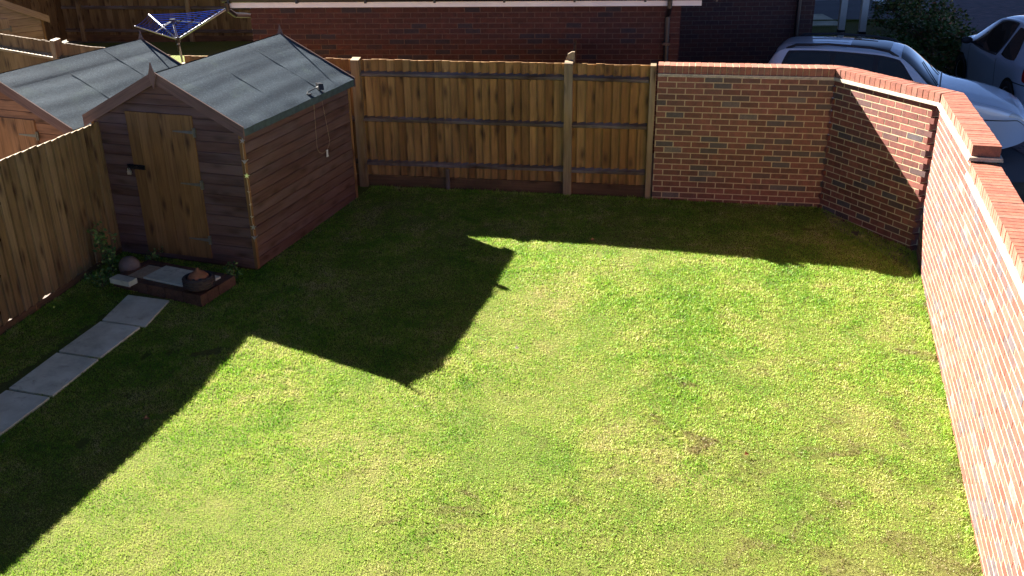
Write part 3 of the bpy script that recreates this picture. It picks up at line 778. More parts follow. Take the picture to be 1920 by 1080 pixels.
# ---------------------------------------------------------------- path slabs
pdir = Vector((-.262, -.965, 0)).normalized(); pside = Vector((.958, -.286, 0)).normalized()
cs = [(-4.046, 9.363), (-4.113, 8.772), (-4.290, 8.145), (-4.455, 7.48), (-4.625, 6.84), (-4.79, 6.19)]
lab = ['worn pale slab touching the brick step', 'second pale slab down the path from the brick step', 'third slab down the path from the brick step, evenly pale', 'stained slab cut by the left edge of the photo', 'slab at the near end of the path']
for i in range(5):
    a = Vector((cs[i][0], cs[i][1], 0)); b = Vector((cs[i + 1][0], cs[i + 1][1], 0)); d_ = (b - a).normalized(); L = (b - a).length - .028
    w = (.50, .455, .46, .455, .455)[i]
    q = MB(); P = []
    zc = []
    for zz in (-.04, .012):
        for y in (.0, w):
            for x in (.012, L + .006):
                p = a + d_ * x + pside * y; P.append(p + UP * (G(p.x, p.y) + zz + (.006 if zz > 0 else 0)))
    q.hexa(P, 0, (.3, .55, .75, .45, .6)[i]); tag(q.build('paving_slab', M['paving'], None, bevel=.006), lab[i], 'slab', 'paving slabs of the path to the shed')

# ---------------------------------------------------------------- garage behind
GAw = Vector((.9745, -.055, 0)).normalized(); GA = Vector((-3.77, 14.62, 0)); gL = (Vector((2.46, 14.25, 0)) - GA).length
gx = (Vector((2.46, 14.25, 0)) - GA).normalized(); gy = Vector((-gx.y, gx.x, 0))
GR = thing('brick_garage', tuple(GA + gx * 3), 'long low dark brick garage with white fascia and black gutter behind the back fence', 'garage')
random.seed(5)
q = MB(); lnG = Line([GA[:2], (GA + gx * gL)[:2]]); bricks(q, lnG, -.05, 2.20, 0, gL, phase=.0)
lnR = Line([(GA + gx * gL)[:2], (GA + gx * gL + gy * 3)[:2]]); bricks(q, lnR, -.05, 2.20, 0.005, 2.7, phase=.1125)
lnLf = Line([(GA + gy * 3)[:2], GA[:2]]); bricks(q, lnLf, -.05, 2.20, 0.3, 2.98, phase=.0)
q.build('brickwork', M['gbrick'], GR)
q = MB(); q.box(GA, gx, gy, UP, (.006, gL - .006), (.006, 5.2), (-.3, 2.20)); q.build('wall_core', M['gmortar'], GR)
# gables, roof
for x in (.02, gL - .12):
    q = MB(); q.prism([(0.02, 2.2), (5.18, 2.2), (2.6, 3.3)], GA + gx * x, gy, UP, gx, 0, .1); q.build('gable', M['gbrick'], GR)
q = MB(); so_ = Vector((0, 0, 0))
for s0, s1 in ((-.30, 2.6), (5.5, 2.6)):
    q.hexa([GA + gx * x + gy * y + UP * (2.24 + (3.42 - 2.24) * (1 - abs(y - 2.6) / 2.9) + zz) for zz in (0.05, .1) for y in (s0, s1) for x in (-.28, gL + .30)], 0)
q.build('roof', M['roof'], GR)
q = MB(); q.box(GA, gx, gy, UP, (-.28, gL + .26), (-.20, -.18), (2.165, 2.285)); q.box(GA, gx, gy, UP, (-.275, gL + .255), (-.178, .0), (2.206, 2.216)); q.build('fascia', M['white'], GR)
def gutter(o, dx, out, x0, x1, z, par):
    q = MB(); r = .055; P = []
    for i, x in enumerate((x0, x1)):
        row = []
        for k in range(9):
            t = math.pi * k / 8; row.append(o + dx * x + out * (r + .002 - r * math.cos(t)) + UP * (z - r * math.sin(t)))
        for k in range(9):
            t = math.pi * (8 - k) / 8; row.append(o + dx * x + out * (r + .002 - (r - .004) * math.cos(t)) + UP * (z - (r - .004) * math.sin(t)))
        row.append(row[0]); P.append(row)
    q.grid(P)
    n = int((x1 - x0) / .9)
    for k in range(n + 1):
        x = x0 + .1 + k * (x1 - x0 - .2) / max(1, n)
        q.box(o + dx * x, dx, out, UP, (-.015, .015), (0, .118), (z - .066, z - .052)); q.box(o + dx * x, dx, out, UP, (-.015, .015), (.112, .122), (z - .06, z + .008))
    return q.build('gutter', M['black'], par)
gutter(GA - gy * .202, gx, -gy, -.30, gL + .55, 2.30, GR)
q = MB(); x = gL - .19; o = GA + gx * x
q.tube([o - gy * .27 + UP * 2.25, o - gy * .27 + UP * 2.16, o - gy * .06 + UP * 2.0, o - gy * .06 - UP * .1], .036, 12)
for z in (1.62, .8): q.box(o, gx, -gy, UP, (-.055, .055), (.0, .105), (z - .02, z + .02))
q.build('downpipe', M['black'], GR)
q = MB(); o = GA - gx * .24
q.tube([o - gy * .26 + UP * 2.25, o - gy * .24 + UP * 2.14, o + gx * .05 - gy * .1 + UP * 2.05, o + gx * .10 + gy * .22 + UP * 2.0, o + gx * .17 + gy * .50 + UP * 1.95, o + gx * .17 + gy * .50 - UP * .1], .036, 12); q.build('downpipe', M['black'], GR)

# ---------------------------------------------------------------- tall house behind
def brick_tex(name, base):
    mt, nt, b = mat(name); uv = uv_co(nt)
    bt = N(nt, 'TexBrick'); link(nt, uv, bt.inputs['Vector']); bt.offset = .5
    for k, v in (('Scale', 1.0), ('Mortar Size', .005), ('Mortar Smooth', .1), ('Brick Width', .225), ('Row Height', .075), ('Bias', -.2)): bt.inputs[k].default_value = v
    bt.inputs['Color1'].default_value = (*base, 1); bt.inputs['Color2'].default_value = (base[0] * .55, base[1] * .75, base[2] * 1.1, 1); bt.inputs['Mortar'].default_value = (.085, .07, .062, 1)
    c = mixc(nt, 1.0, bt.outputs[0], ramp(nt, noise(nt, uv, 20, 5), [(.3, (.75,) * 3), (.7, (1.2,) * 3)]), 'MULTIPLY')
    link(nt, c, b.inputs['Base Color']); b.inputs['Roughness'].default_value = .9
    bump(nt, b, bt.outputs[1], -.6, .006); return mt
M['hbrick'] = brick_tex('house_brick', (.06, .026, .024))
def uvwall(q, a, b, z0, z1):
    a, b = Vector(a), Vector(b); L = (b - a).length
    q.face([a + UP * z0, b + UP * z0, b + UP * z1, a + UP * z1], [(0, z0), (L, z0), (L, z1), (0, z1)])
def house(name, x0, x1, y0, y1, h, ridge, label, hip=True, win=True):
    T = thing(name, ((x0 + x1) / 2, y0, 0), label, 'house'); q = MB()
    for a, b in (((x0, y0, 0), (x1, y0, 0)), ((x1, y0, 0), (x1, y1, 0)), ((x1, y1, 0), (x0, y1, 0)), ((x0, y1, 0), (x0, y0, 0))): uvwall(q, a, b, -.3, h)
    q.build('wall', M['hbrick'], T)
    q = MB(); e = .3; A = [Vector((x0 - e, y0 - e, h)), Vector((x1 + e, y0 - e, h)), Vector((x1 + e, y1 + e, h)), Vector((x0 - e, y1 + e, h))]
    ym = (y0 + y1) / 2; dx = min((x1 - x0) / 2, (y1 - y0) / 2)
    if (y1 - y0) > (x1 - x0): r1, r2 = Vector(((x0 + x1) / 2, y0 + dx, ridge)), Vector(((x0 + x1) / 2, y1 - dx, ridge)); fs = [(A[0], A[1], r1), (A[1], A[2], r2, r1), (A[2], A[3], r2), (A[3], A[0], r1, r2)]
    else: r1, r2 = Vector((x0 + dx, ym, ridge)), Vector((x1 - dx, ym, ridge)); fs = [(A[0], A[1], r2, r1), (A[1], A[2], r2), (A[2], A[3], r1, r2), (A[3], A[0], r1)]
    for f in fs: q.face(f)
    q.face(A[::-1]); q.build('roof', M['roof'], T)
    return T
H1 = house('brick_house', -1.35, 5.22, 17.05, 29.75, 6.7, 8.6, 'tall dark brick house set back beside the garage with black downpipe')
q = MB(); q.tube([(4.93, 16.98, 6.6), (4.93, 16.98, -.1)], .04, 12)
for z in (.9, 2.5, 4.1): q.box((4.93, 16.98, z), (1, 0, 0), (0, 1, 0), UP, (-.06, .06), (-.02, .07), (-.02, .02))
q.build('downpipe', M['black'], H1)
# porch of the house carried by the white columns
q = MB(); q.bbox((5.24, 22.9, 2.55), (8.7, 24.6, 2.75)); q.build('porch_roof', M['roof'], H1)
q = MB(); q.bbox((.3, 29.76, -.3), (5.1, 35.1, 5.4)); q.build('shade_wing', M['hbrick'], H1)  # unseen wing added to keep sun off the verge and path
for i, (px_, py_) in enumerate(((7.96, 23.75), (8.36, 23.45))):
    PC = thing('white_column', (px_, py_, 0), ['left one of the two square white porch columns behind the cars', 'right one of the two square white porch columns behind the cars'][i], 'column', 'white porch columns')
    q = MB(); q.box((px_, py_, 0), (.97, -.1, 0), (.1, .97, 0), UP, (-.075, .075), (-.075, .075), (.0, 2.54), 2); q.build('shaft', M['white'], PC, bevel=.006)
    q = MB(); q.box((px_, py_, 0), (.97, -.1, 0), (.1, .97, 0), UP, (-.085, .085), (-.085, .085), (.17, .23), 2); q.build('band', M['black'], PC)
H2 = house('shade_house', 0.4, 6.6, 35.2, 48, 9.4, 11.8, 'unseen brick house added up the street to shade the road')  # out of view, added purely to block sun from the street

# ---------------------------------------------------------------- ground, road, lawns
def asphalt(name, c0, c1, sc=60):
    mt, nt, b = mat(name); p = geo_pos(nt)
    link(nt, mixc(nt, 1.0, ramp(nt, noise(nt, p, sc, 5, .7), [(.3, c0), (.7, c1)]), ramp(nt, noise(nt, p, .7, 4), [(.3, (.8,) * 3), (.7, (1.15,) * 3)]), 'MULTIPLY'), b.inputs['Base Color'])
    b.inputs['Roughness'].default_value = .85; bump(nt, b, noise(nt, p, 90, 4), .5, .005); return mt
M['asphalt'] = asphalt('asphalt', (.08, .082, .095), (.13, .13, .145))
M['blocks'] = None
def blockpave():
    mt, nt, b = mat('block_paving'); p = geo_pos(nt)
    bt = N(nt, 'TexBrick'); link(nt, p, bt.inputs['Vector'])
    for k, v in (('Scale', 1.0), ('Mortar Size', .008), ('Brick Width', .2), ('Row Height', .1), ('Bias', 0)): bt.inputs[k].default_value = v
    bt.inputs['Color1'].default_value = (.24, .15, .16, 1); bt.inputs['Color2'].default_value = (.17, .13, .15, 1); bt.inputs['Mortar'].default_value = (.05, .045, .045, 1)
    c = mixc(nt, 1.0, bt.outputs[0], ramp(nt, noise(nt, p, 3, 5), [(.3, (.7,) * 3), (.7, (1.25,) * 3)]), 'MULTIPLY')
    link(nt, c, b.inputs['Base Color']); b.inputs['Roughness'].default_value = .85; bump(nt, b, bt.outputs[1], -.5, .005); return mt
M['blocks'] = blockpave()
M['kerb'] = plain('kerb_concrete', (.38, .37, .36), .85, var=.2)
def sheet(name, m_, xs, ys, zf, kind='structure', label=None):
    q = MB(); q.grid([[Vector((x, y, zf(x, y))) for y in ys] for x in xs]); return tag(q.build(name, m_, None, smooth=True), label, None, None, kind)
fine_x = list(np.arange(-12, 12.1, .5)); fine_y = list(np.arange(-4, 14.1, .4))
gxs = [-400, -150, -60, -30, -18] + fine_x + [18, 30, 60, 150, 400]; gys = [-400, -150, -60, -20, -8] + fine_y + [18, 25, 35, 60, 150, 400]
def Gg(x, y):
    if y > 12.3: return -.03
    if x > 6.5: return -.03
    return G(max(min(x, 6), -6), y) - .03
sheet('ground', plain('soil_ground', (.10, .085, .05), .95, var=.4, scale=3), gxs, gys, Gg)
# our lawn: clipped to the walls and fences
def wall_x(y):
    if y > 10.3: 
        return 4.66 + (y - 10.3) * (3.95 - 4.66) / 1.39
    pts = line_long.p; ys = [p.y for p in pts]; xs = [p.x for p in pts]
    return float(np.interp(y, ys[::-1], xs[::-1])) + .02
def fence_x(y): return LF0.x + (y - LF0.y) * math.tan(la)
def back_y(x): return 12.26 - .178 * (x - .75)
P = []
for i in range(71):
    v = i / 70; row = []
    for j in range(61):
        u = j / 60; y = 1.0 + v * 11.6; xl = fence_x(y); xr = wall_x(min(y, 11.8)) + .02; x = xl + (xr - xl) * u
        yy = 1.0 + v * (min(back_y(x) + .06, 12.8) - 1.0); row.append(Vector((x, yy, G(x, yy) - .003)))
    P.append(row)
q = MB(); q.grid(P); tag(q.build('lawn', M['soil'], None, smooth=True), None, None, None, 'structure')
q = MB(); q.grid([[Vector((x, y, .0)) for y in (14.0, 17, 20, 23, 24.6)] for x in (-11.5, -8, -4.0)])
tag(q.build('neighbour_lawn', M['soil'], None), None, None, None, 'structure')
q = MB(); q.box((-6.1, 23.2, .0), (1, -.09, 0), (.09, 1, 0), UP, (-.3, 1.4), (-.25, .2), (-.02, .03), 0, .6); tag(q.build('paving_strip', M['paving'], None), None, None, None, 'structure')
# street side
q = MB(); q.face([(3.0, 12.6, -.02), (30, 12.6, -.02), (60, 60, -.02), (3.0, 60, -.02)]); tag(q.build('road', M['asphalt'], None), None, None, None, 'structure')
kb = [Vector((12.35, 31.5, 0)), Vector((11.75, 27.7, 0)), Vector((11.15, 25.6, 0)), Vector((10.75, 24.0, 0)), Vector((10.07, 21.76, 0)), Vector((9.7, 20.2, 0)), Vector((9.6, 18.0, 0))]
kb2 = [Vector((11.75, 29.8, 0)), Vector((5.24, 29.8, 0)), Vector((5.24, 18.0, 0)), Vector((9.5, 18.0, 0))]
q = MB(); q.face([(p.x, p.y, -.012) for p in [Vector((14.5, 60, 0))] + kb + [Vector((8.5, 16.8, 0)), Vector((7.6, 15.8, 0)), Vector((7.6, 12.7, 0)), Vector((30, 12.7, 0)), Vector((60, 60, 0))]])
tag(q.build('block_paving', M['blocks'], None), None, None, None, 'structure')
q = MB()
for a, b in zip(kb[:-1], kb[1:]):
    d_ = (b - a).normalized(); nn = Vector((-d_.y, d_.x, 0)); q.box(a, d_, nn, UP, (0, (b - a).length), (-.14, 0), (-.1, .09), 0)
tag(q.build('kerb', M['kerb'], None), None, None, None, 'structure')
q = MB(); q.box((5.24, 26.3, 0), (1, 0, 0), (0, 1, 0), UP, (0, 5.9), (0, .12), (-.05, .06)); q.face([(5.24, 18.0, .02), (9.6, 18.0, .02), (9.7, 20.2, .02), (10.07, 21.76, .02), (10.75, 24.0, .02), (11.15, 25.6, .02), (11.35, 26.3, .02), (5.24, 26.3, .02)])
tag(q.build('verge', M['soil'], None), None, None, None, 'structure')
q = MB(); q.box((5.26, 25.6, 0), (1, 0, 0), (0, 1, 0), UP, (0, 3.4), (0, 1.9), (.0, .045), 0, .6); tag(q.build('concrete_path', M['paving'], None), None, None, None, 'structure')
q = MB(); q.face([(11.15, 31.2, .002), (11.55, 31.2, .002), (11.15, 28.0, .002), (10.75, 28.0, .002)][::-1]); q.face([(5.5, 30.6, .002), (12, 30.6, .002), (12, 30.75, .002), (5.5, 30.75, .002)]); tag(q.build('road_marking', M['white'], None), None, None, None, 'structure')
# shrubs by the verge
def shrub(x, y, r, h, label, seed, n=2600, m_='leaf_red'):
    random.seed(seed); T = thing('hedge_bush', (x, y, 0), label, 'bush', 'bushes of the hedge by the kerb'); q = MB(); s = MB()
    for k in range(9):
        a = random.uniform(0, 6.28); tip = Vector((x + r * .8 * math.cos(a), y + r * .8 * math.sin(a), h * random.uniform(.6, 1)))
        s.tube([Vector((x, y, -.05)), lerp(Vector((x, y, 0)), tip, .5) + UP * .1, tip], [.03, .015, .004], 6)
    cl = [(random.uniform(0, 6.28), random.random() ** .5, random.uniform(.25, 1)) for _ in range(26)]
    for k in range(n):
        a, rr, hh = random.choice(cl); zz = hh * h * random.uniform(.75, 1.02); rad = r * math.sqrt(max(.05, 1 - (hh * .85) ** 2)) * rr
        p = Vector((x + rad * math.cos(a) + random.gauss(0, r * .12), y + rad * math.sin(a) + random.gauss(0, r * .12), max(.02, zz + random.gauss(0, .06))))
        leaf(q, p, random.uniform(.06, .12))
    s.build('branches', M['bark'], T); q.build('foliage', M[m_], T)
shrub(9.9, 24.6, 1.0, .95, 'reddish hedge bush at the far end of the verge, nearest the kerb corner', 31)
shrub(9.55, 22.7, 1.0, .90, 'red-green hedge bush in the middle of the verge beyond the car bonnet', 32)
shrub(9.1, 21.0, .95, .9, 'green hedge bush behind the windscreen of the estate car', 33)
shrub(8.9, 19.5, .85, .75, 'dark low hedge bush between the two parked cars', 34)
shrub(8.0, 20.6, .9, .5, 'low dark green bush on the verge behind the car roof', 35, m_='leaf')
random.seed(3)

# ---------------------------------------------------------------- rotary clothes airer
hub = Vector((-5.80, 17.36, 1.245)); top = Vector((-5.86, 17.42, 1.56))
AR = thing('rotary_airer', (hub.x + .03, hub.y - .02, 0), 'rotary clothes airer with blue lines and silver arms on the neighbour lawn', 'clothes airer')
q = MB(); q.tube([hub + Vector((.10, -.05, -1.25)), hub, top], .018, 10); q.build('pole', M['alu'], AR, smooth=True)
q = MB(); q.tube([hub - UP * .05, hub + UP * .04], .045, 12); q.tube([hub - UP * .19, hub - UP * .08], .028, 12); q.build('hub', M['black'], AR)
q = MB(); q.tube([top - UP * .035, top + UP * .03], .05, 12); q.build('top_hub', M['black'], AR)
tips = [Vector((-4.84, 17.20, 1.78)), Vector((-6.52, 18.15, 1.57)), Vector((-6.10, 16.27, 1.65))]
for i, t in enumerate(tips):
    q = MB(); q.tube([hub, t], (.020, .013, .011)[i], 8); q.build('arm', M['alu'], AR, smooth=True)
    q = MB(); q.tube([top, lerp(hub, t, .55)], .006, 6); q.build('strut', M['alu'], AR)
q = MB()
for k in range(12):
    f = .99 - k * .068
    for i in range(3):
        a, b = lerp(hub, tips[i], f), lerp(hub, tips[(i + 1) % 3], f - (.03 if i == 2 else 0))
        q.tube([a, lerp(a, b, .3) - UP * .018, lerp(a, b, .5) - UP * .024, lerp(a, b, .7) - UP * .018, b], .0026, 4, cap=False)
q.build('washing_line', M['blue'], AR)

# ================================================================ cars
def car_paint(name, col):
    mt, nt, b = mat(name); b.inputs['Base Color'].default_value = (*col, 1); b.inputs['Metallic'].default_value = .2; b.inputs['Roughness'].default_value = .35
    b.inputs['Coat Weight'].default_value = 1; b.inputs['Coat Roughness'].default_value = .04
    p = obj_co(nt); bump(nt, b, noise(nt, p, 900, 2), .05, .001)
    return mt
M['paint'] = car_paint('silver_blue_paint', (.66, .75, .90)); M['paint2'] = car_paint('silver_paint', (.60, .71, .90))
def glassy(name, col, r=.04):
    mt, nt, b = mat(name); b.inputs['Base Color'].default_value = (*col, 1); b.inputs['Roughness'].default_value = r; b.inputs['Specular IOR Level'].default_value = .9; return mt
M['cglass'] = glassy('car_window_glass', (.018, .024, .028)); M['lens'] = glassy('headlight_lens', (.55, .58, .60), .08)
M['red'] = glassy('red_lamp_lens', (.45, .015, .015), .1); M['amber'] = glassy('amber_lens', (.75, .25, .03), .1)
M['trim'] = plain('dark_trim', (.018, .02, .028), .5, var=.1); M['rubber'] = plain('tyre_rubber', (.02, .02, .02), .85, var=.2); M['rim'] = plain('alloy_rim', (.45, .46, .48), .35, metal=.7, var=.05)
class Car:
    """s from rear bumper (0) to front bumper (L); a in [-6,6]: 0 roof centre, +-6 sill"""
    def __init__(c, prof, wid, belt=.90, roofz=1.45, tumble=.24, bow=.02):
        c.ps, c.pz = zip(*prof); c.ws, c.wz = zip(*wid); c.belt = belt; c.roofz = roofz; c.tumble = tumble; c.L = prof[-1][0]
    @staticmethod
    def sm(x, xs, ys):
        # monotone cubic
        xs, ys = np.array(xs), np.array(ys); x = min(max(x, xs[0]), xs[-1]); i = min(len(xs) - 2, max(0, int(np.searchsorted(xs, x) - 1)))
        h = np.diff(xs); dl = np.diff(ys) / h
        def m(k):
            if k == 0: return dl[0]
            if k == len(xs) - 1: return dl[-1]
            return 0 if dl[k - 1] * dl[k] <= 0 else 2 * dl[k - 1] * dl[k] / (dl[k - 1] + dl[k])
        t = (x - xs[i]) / h[i]
        return float((2 * t ** 3 - 3 * t ** 2 + 1) * ys[i] + (t ** 3 - 2 * t ** 2 + t) * h[i] * m(i) + (-2 * t ** 3 + 3 * t ** 2) * ys[i + 1] + (t ** 3 - t ** 2) * h[i] * m(i + 1))
    def S(c, s, a, off=0):
        T = c.sm(s, c.ps, c.pz); w = c.sm(s, c.ws, c.wz); B = min(c.belt, T - .05); g = min(1, max(0, (T - c.belt) / (c.roofz - c.belt)))
        wr = w * (.93) - c.tumble * g
        low = .20 + .10 * max(0, 1 - s / .25) + .08 * max(0, 1 - (c.L - s) / .3)
        pts = [(0, T + .02), (wr * .55, T + .012), (wr * .88, T - .018 - .01 * g), (wr, max(B + .012, T - .075)), (w * .985 - .0 * g, B), (w, min(.62, B - .06)), (w * .95, low)]
        k = abs(a); i = min(5, int(k)); t = k - i
        def P(j): j = min(6, max(0, j)); return np.array(pts[j]) if not (i == 0 and j < 0) else None
        p0 = np.array(pts[i - 1]) if i > 0 else np.array([-pts[1][0], pts[1][1]]); p1 = np.array(pts[i]); p2 = np.array(pts[i + 1]); p3 = np.array(pts[i + 2]) if i < 5 else p2
        ten = .5
        if i == 3: q = p1 + (p2 - p1) * t
        else:
            m1 = (p2 - p0) * ten * .8; m2 = (p3 - p1) * ten * .8
            q = (2 * t ** 3 - 3 * t ** 2 + 1) * p1 + (t ** 3 - 2 * t ** 2 + t) * m1 + (-2 * t ** 3 + 3 * t ** 2) * p2 + (t ** 3 - t ** 2) * m2
        y = q[0] * (1 if a >= 0 else -1)
        return Vector((s, y, q[1]))
    def N(c, s, a):
        d = .01; u = c.S(min(c.L, s + d), a) - c.S(max(0, s - d), a); v = c.S(s, min(6, a + .02)) - c.S(s, max(-6, a - .02)); n = u.cross(v).normalized()
        ref = Vector((0, c.S(s, a).y, c.S(s, a).z - .6)); 
        return n if n.dot(ref) >= 0 else -n
def car_thing(name, label, c, rear_c, front_c, paint, zg=-.02):
    ax = (front_c - rear_c); rz = math.atan2(ax.y, ax.x)
    T = thing(name, (rear_c.x, rear_c.y, zg), label, 'car', None, rz)
    X = lambda p: T.matrix_basis @ p
    def patch(nm, corners, m_, off=.004, nu=14, nv=10, par=None, rounding=0.0, smooth=True, thick=0):
        """corners: (s,a) quad in order; maps unit square with rounded corners"""
        (s0, a0), (s1, a1), (s2, a2), (s3, a3) = corners; q = MB(); P = []
        for i in range(nu + 1):
            row = []
            for j in range(nv + 1):
                u, v = i / nu * 2 - 1, j / nv * 2 - 1
                # squircle mapping rounds the corners
                if rounding: uu = u * math.sqrt(1 - rounding * v * v / 2); vv = v * math.sqrt(1 - rounding * u * u / 2)
                else: uu, vv = u, v
                uu, vv = (uu + 1) / 2, (vv + 1) / 2
                s_ = (s0 * (1 - uu) + s1 * uu) * (1 - vv) + (s3 * (1 - uu) + s2 * uu) * vv; a_ = (a0 * (1 - uu) + a1 * uu) * (1 - vv) + (a3 * (1 - uu) + a2 * uu) * vv
                row.append(X(c.S(s_, a_) + c.N(s_, a_) * off))
            P.append(row)
        q.grid(P); return q.build(nm, m_, par or T, smooth=smooth)
    q = MB(); ss = sorted(set(list(np.linspace(c.ps[0], c.L, 70)) + [c.ps[0] + .02, c.ps[0] + .05, c.L - .02, c.L - .05])); aa = np.linspace(-6, 6, 73)
    q.grid([[X(c.S(s, a)) for a in aa] for s in ss])
    for s in (c.ps[0], c.L): q.face([X(c.S(s, a)) for a in aa])
    q.face([X(c.S(s, 6)) for s in ss] + [X(c.S(s, -6)) for s in ss[::-1]])
    body = q.build('body', paint, T, smooth=True)
    return T, X, patch, body
def wheels(c, T, X, ws, r=.30):
    for s in ws:
        w = c.sm(s, c.ws, c.wz)
        for sg in (-1, 1):
            q = MB(); n = 28
            q.face([X(Vector((s + (r + .055) * math.cos(t), sg * (w + .003), .30 + (r + .055) * math.sin(t)))) for t in np.linspace(-.35, math.pi + .35, n)]); q.build('wheel_arch', M['black'], T)
            q = MB(); prof = [(r * .66, .0), (r * .9, .012), (r, .0), (r, -.18)]
            P = [[X(Vector((s + rr * math.cos(t), sg * (w + .008 + off), .30 + rr * math.sin(t)))) for t in np.linspace(0, 2 * math.pi, n + 1)] for rr, off in prof]
            q.grid(P); ty = q.build('tyre', M['rubber'], T, smooth=True)
            q = MB(); P = [[X(Vector((s + rr * math.cos(t), sg * (w + .006 + off), .30 + rr * math.sin(t)))) for t in np.linspace(0, 2 * math.pi, n + 1)] for rr, off in [(.0, -.02), (r * .3, -.015), (r * .6, -.005), (r * .67, .004)]]
            q.grid(P); q.build('rim', M['rim'], ty, smooth=True)

c1 = Car([(0, .55), (.03, .74), (.10, .98), (.22, 1.22), (.36, 1.40), (.55, 1.45), (1.3, 1.475), (2.0, 1.46), (2.35, 1.42), (3.05, 1.01), (3.2, .95), (3.6, .87), (3.9, .77), (4.05, .66), (4.12, .50)],
         [(0, .66), (.15, .78), (.6, .84), (2, .85), (3.4, .84), (3.8, .77), (4.02, .62), (4.12, .44)], belt=.93, roofz=1.46, tumble=.22)
_f = lambda s_: .32 + s_ * .8638 if s_ < 2.35 else (2.35 + (s_ - 2.35) * .87 if s_ < 3.1 else 3.0025 + (s_ - 3.1) * 1.2)
c1.ps = [_f(v) for v in c1.ps]; c1.ws = [_f(v) for v in c1.ws]; c1.L = _f(c1.L)
T1, X1, patch0, body1 = car_thing('parked_car', 'silver-blue estate car with black roof rails parked behind the angled brick wall', c1, Vector((3.74, 15.74, 0)), Vector((7.46, 14.12, 0)), M['paint'])
def patch1(nm, corners, m_, **kw): return patch0(nm, [(_f(a), b) for a, b in corners], m_, **kw)
for sg in (-1, 1):
    patch1('side_window', [(.42, 4.0 * sg), (1.28, 4.0 * sg), (1.28, 3.02 * sg), (.58, 3.02 * sg)], M['cglass'], rounding=.25)
    patch1('side_window', [(1.34, 4.0 * sg), (1.98, 4.0 * sg), (1.98, 3.02 * sg), (1.34, 3.02 * sg)], M['cglass'], rounding=.12)
    patch1('side_window', [(2.05, 4.0 * sg), (2.92, 4.0 * sg), (2.40, 3.05 * sg), (2.05, 3.02 * sg)], M['cglass'], rounding=.2)
    patch1('window_surround', [(.36, 4.1 * sg), (3.02, 4.12 * sg), (2.42, 2.92 * sg), (.52, 2.90 * sg)], M['trim'], off=.002, nu=40, rounding=.15)
    rl = MB(); pts = [X1(c1.S(_f(s), 2.15 * sg) + Vector((0, 0, h))) for s, h in ((.50, -.01), (.66, .045), (1.2, .06), (1.9, .058), (2.2, .04), (2.36, -.01))]
    rl.tube(pts, [.022, .02, .018, .018, .02, .022], 8); rl.build('roof_rail', M['trim'], T1, smooth=True)
    patch1('headlight', [(3.93, 3.3 * sg), (4.09, 3.0 * sg), (4.10, 4.6 * sg), (3.86, 4.75 * sg)], M['lens'], off=.006, rounding=.4)
    patch1('tail_light', [(.02, 3.2 * sg), (.14, 3.2 * sg), (.16, 4.6 * sg), (.02, 4.6 * sg)], M['red'], off=.006, rounding=.3)
    mir = MB(); p0 = c1.S(_f(2.72), 4.0 * sg); ctr = p0 + Vector((.02, sg * .13, .06))
    Pg = [[X1(ctr + Vector((.055 * math.cos(v) * math.cos(u), .105 * math.cos(v) * math.sin(u), .07 * math.sin(v)))) for u in np.linspace(0, 6.2832, 17)] for v in np.linspace(-1.57, 1.57, 10)]
    mir.grid(Pg); mir.tube([X1(p0), X1(ctr)], .02, 6); mir.build('wing_mirror', M['trim'], T1, smooth=True)
    patch1('door_seam', [(1.99, 4.1 * sg), (2.005, 4.1 * sg), (2.005, 5.9 * sg), (1.99, 5.9 * sg)], M['trim'], nu=1, nv=20)
    patch1('door_seam', [(2.93, 4.2 * sg), (2.945, 4.2 * sg), (2.945, 5.9 * sg), (2.93, 5.9 * sg)], M['trim'], nu=1, nv=20)
    patch1('door_handle', [(2.08, 4.35 * sg), (2.24, 4.35 * sg), (2.24, 4.5 * sg), (2.08, 4.5 * sg)], M['trim'], off=.02, nu=4, nv=3)
patch1('windscreen', [(3.03, -2.75), (3.03, 2.75), (2.40, 2.55), (2.40, -2.55)], M['cglass'], nu=20, nv=12, rounding=.08)
patch1('rear_window', [(.12, -2.6), (.12, 2.6), (.33, 2.5), (.33, -2.5)], M['cglass'], nu=20, nv=8, rounding=.1)
patch1('sunroof', [(1.55, -1.5), (2.22, -1.5), (2.22, 1.5), (1.55, 1.5)], M['cglass'], off=.006, nu=10, nv=14, rounding=.15)
for a_ in (-1.7, -1.2, -.6, 0, .6, 1.2, 1.7): patch1('roof_groove', [(.5, a_), (1.5, a_), (1.5, a_ + .05), (.5, a_ + .05)], M['trim'], off=.0015, nu=10, nv=1)
patch1('bumper_seam', [(4.115, -3.4), (4.105, -3.4), (4.105, 3.4), (4.115, 3.4)], M['trim'], nu=1, nv=30)
patch1('bumper_seam', [(3.62, 4.95), (4.10, 4.95), (4.10, 5.02), (3.62, 5.02)], M['trim'], nu=12, nv=1); patch1('bumper_seam', [(3.62, -4.95), (4.10, -4.95), (4.10, -5.02), (3.62, -5.02)], M['trim'], nu=12, nv=1)
patch1('bonnet_seam', [(3.06, -2.9), (3.08, -2.9), (3.08, 2.9), (3.06, 2.9)], M['trim'], nu=1, nv=24)
for sg in (-1, 1): patch1('bonnet_seam', [(3.1, 2.85 * sg), (4.0, 2.75 * sg), (4.0, 2.80 * sg), (3.1, 2.90 * sg)], M['trim'], nu=14, nv=1, off=.002)
wp = MB(); wp.tube([X1(c1.S(_f(3.04), -1.6) + Vector((0, 0, .02))), X1(c1.S(_f(2.75), .1) + Vector((0, 0, .02)))], .007, 5); wp.tube([X1(c1.S(_f(3.04), .4) + Vector((0, 0, .02))), X1(c1.S(_f(2.75), 2.0) + Vector((0, 0, .02)))], .007, 5); wp.build('wiper', M['black'], T1)
wheels(c1, T1, X1, (1.0, 3.30))

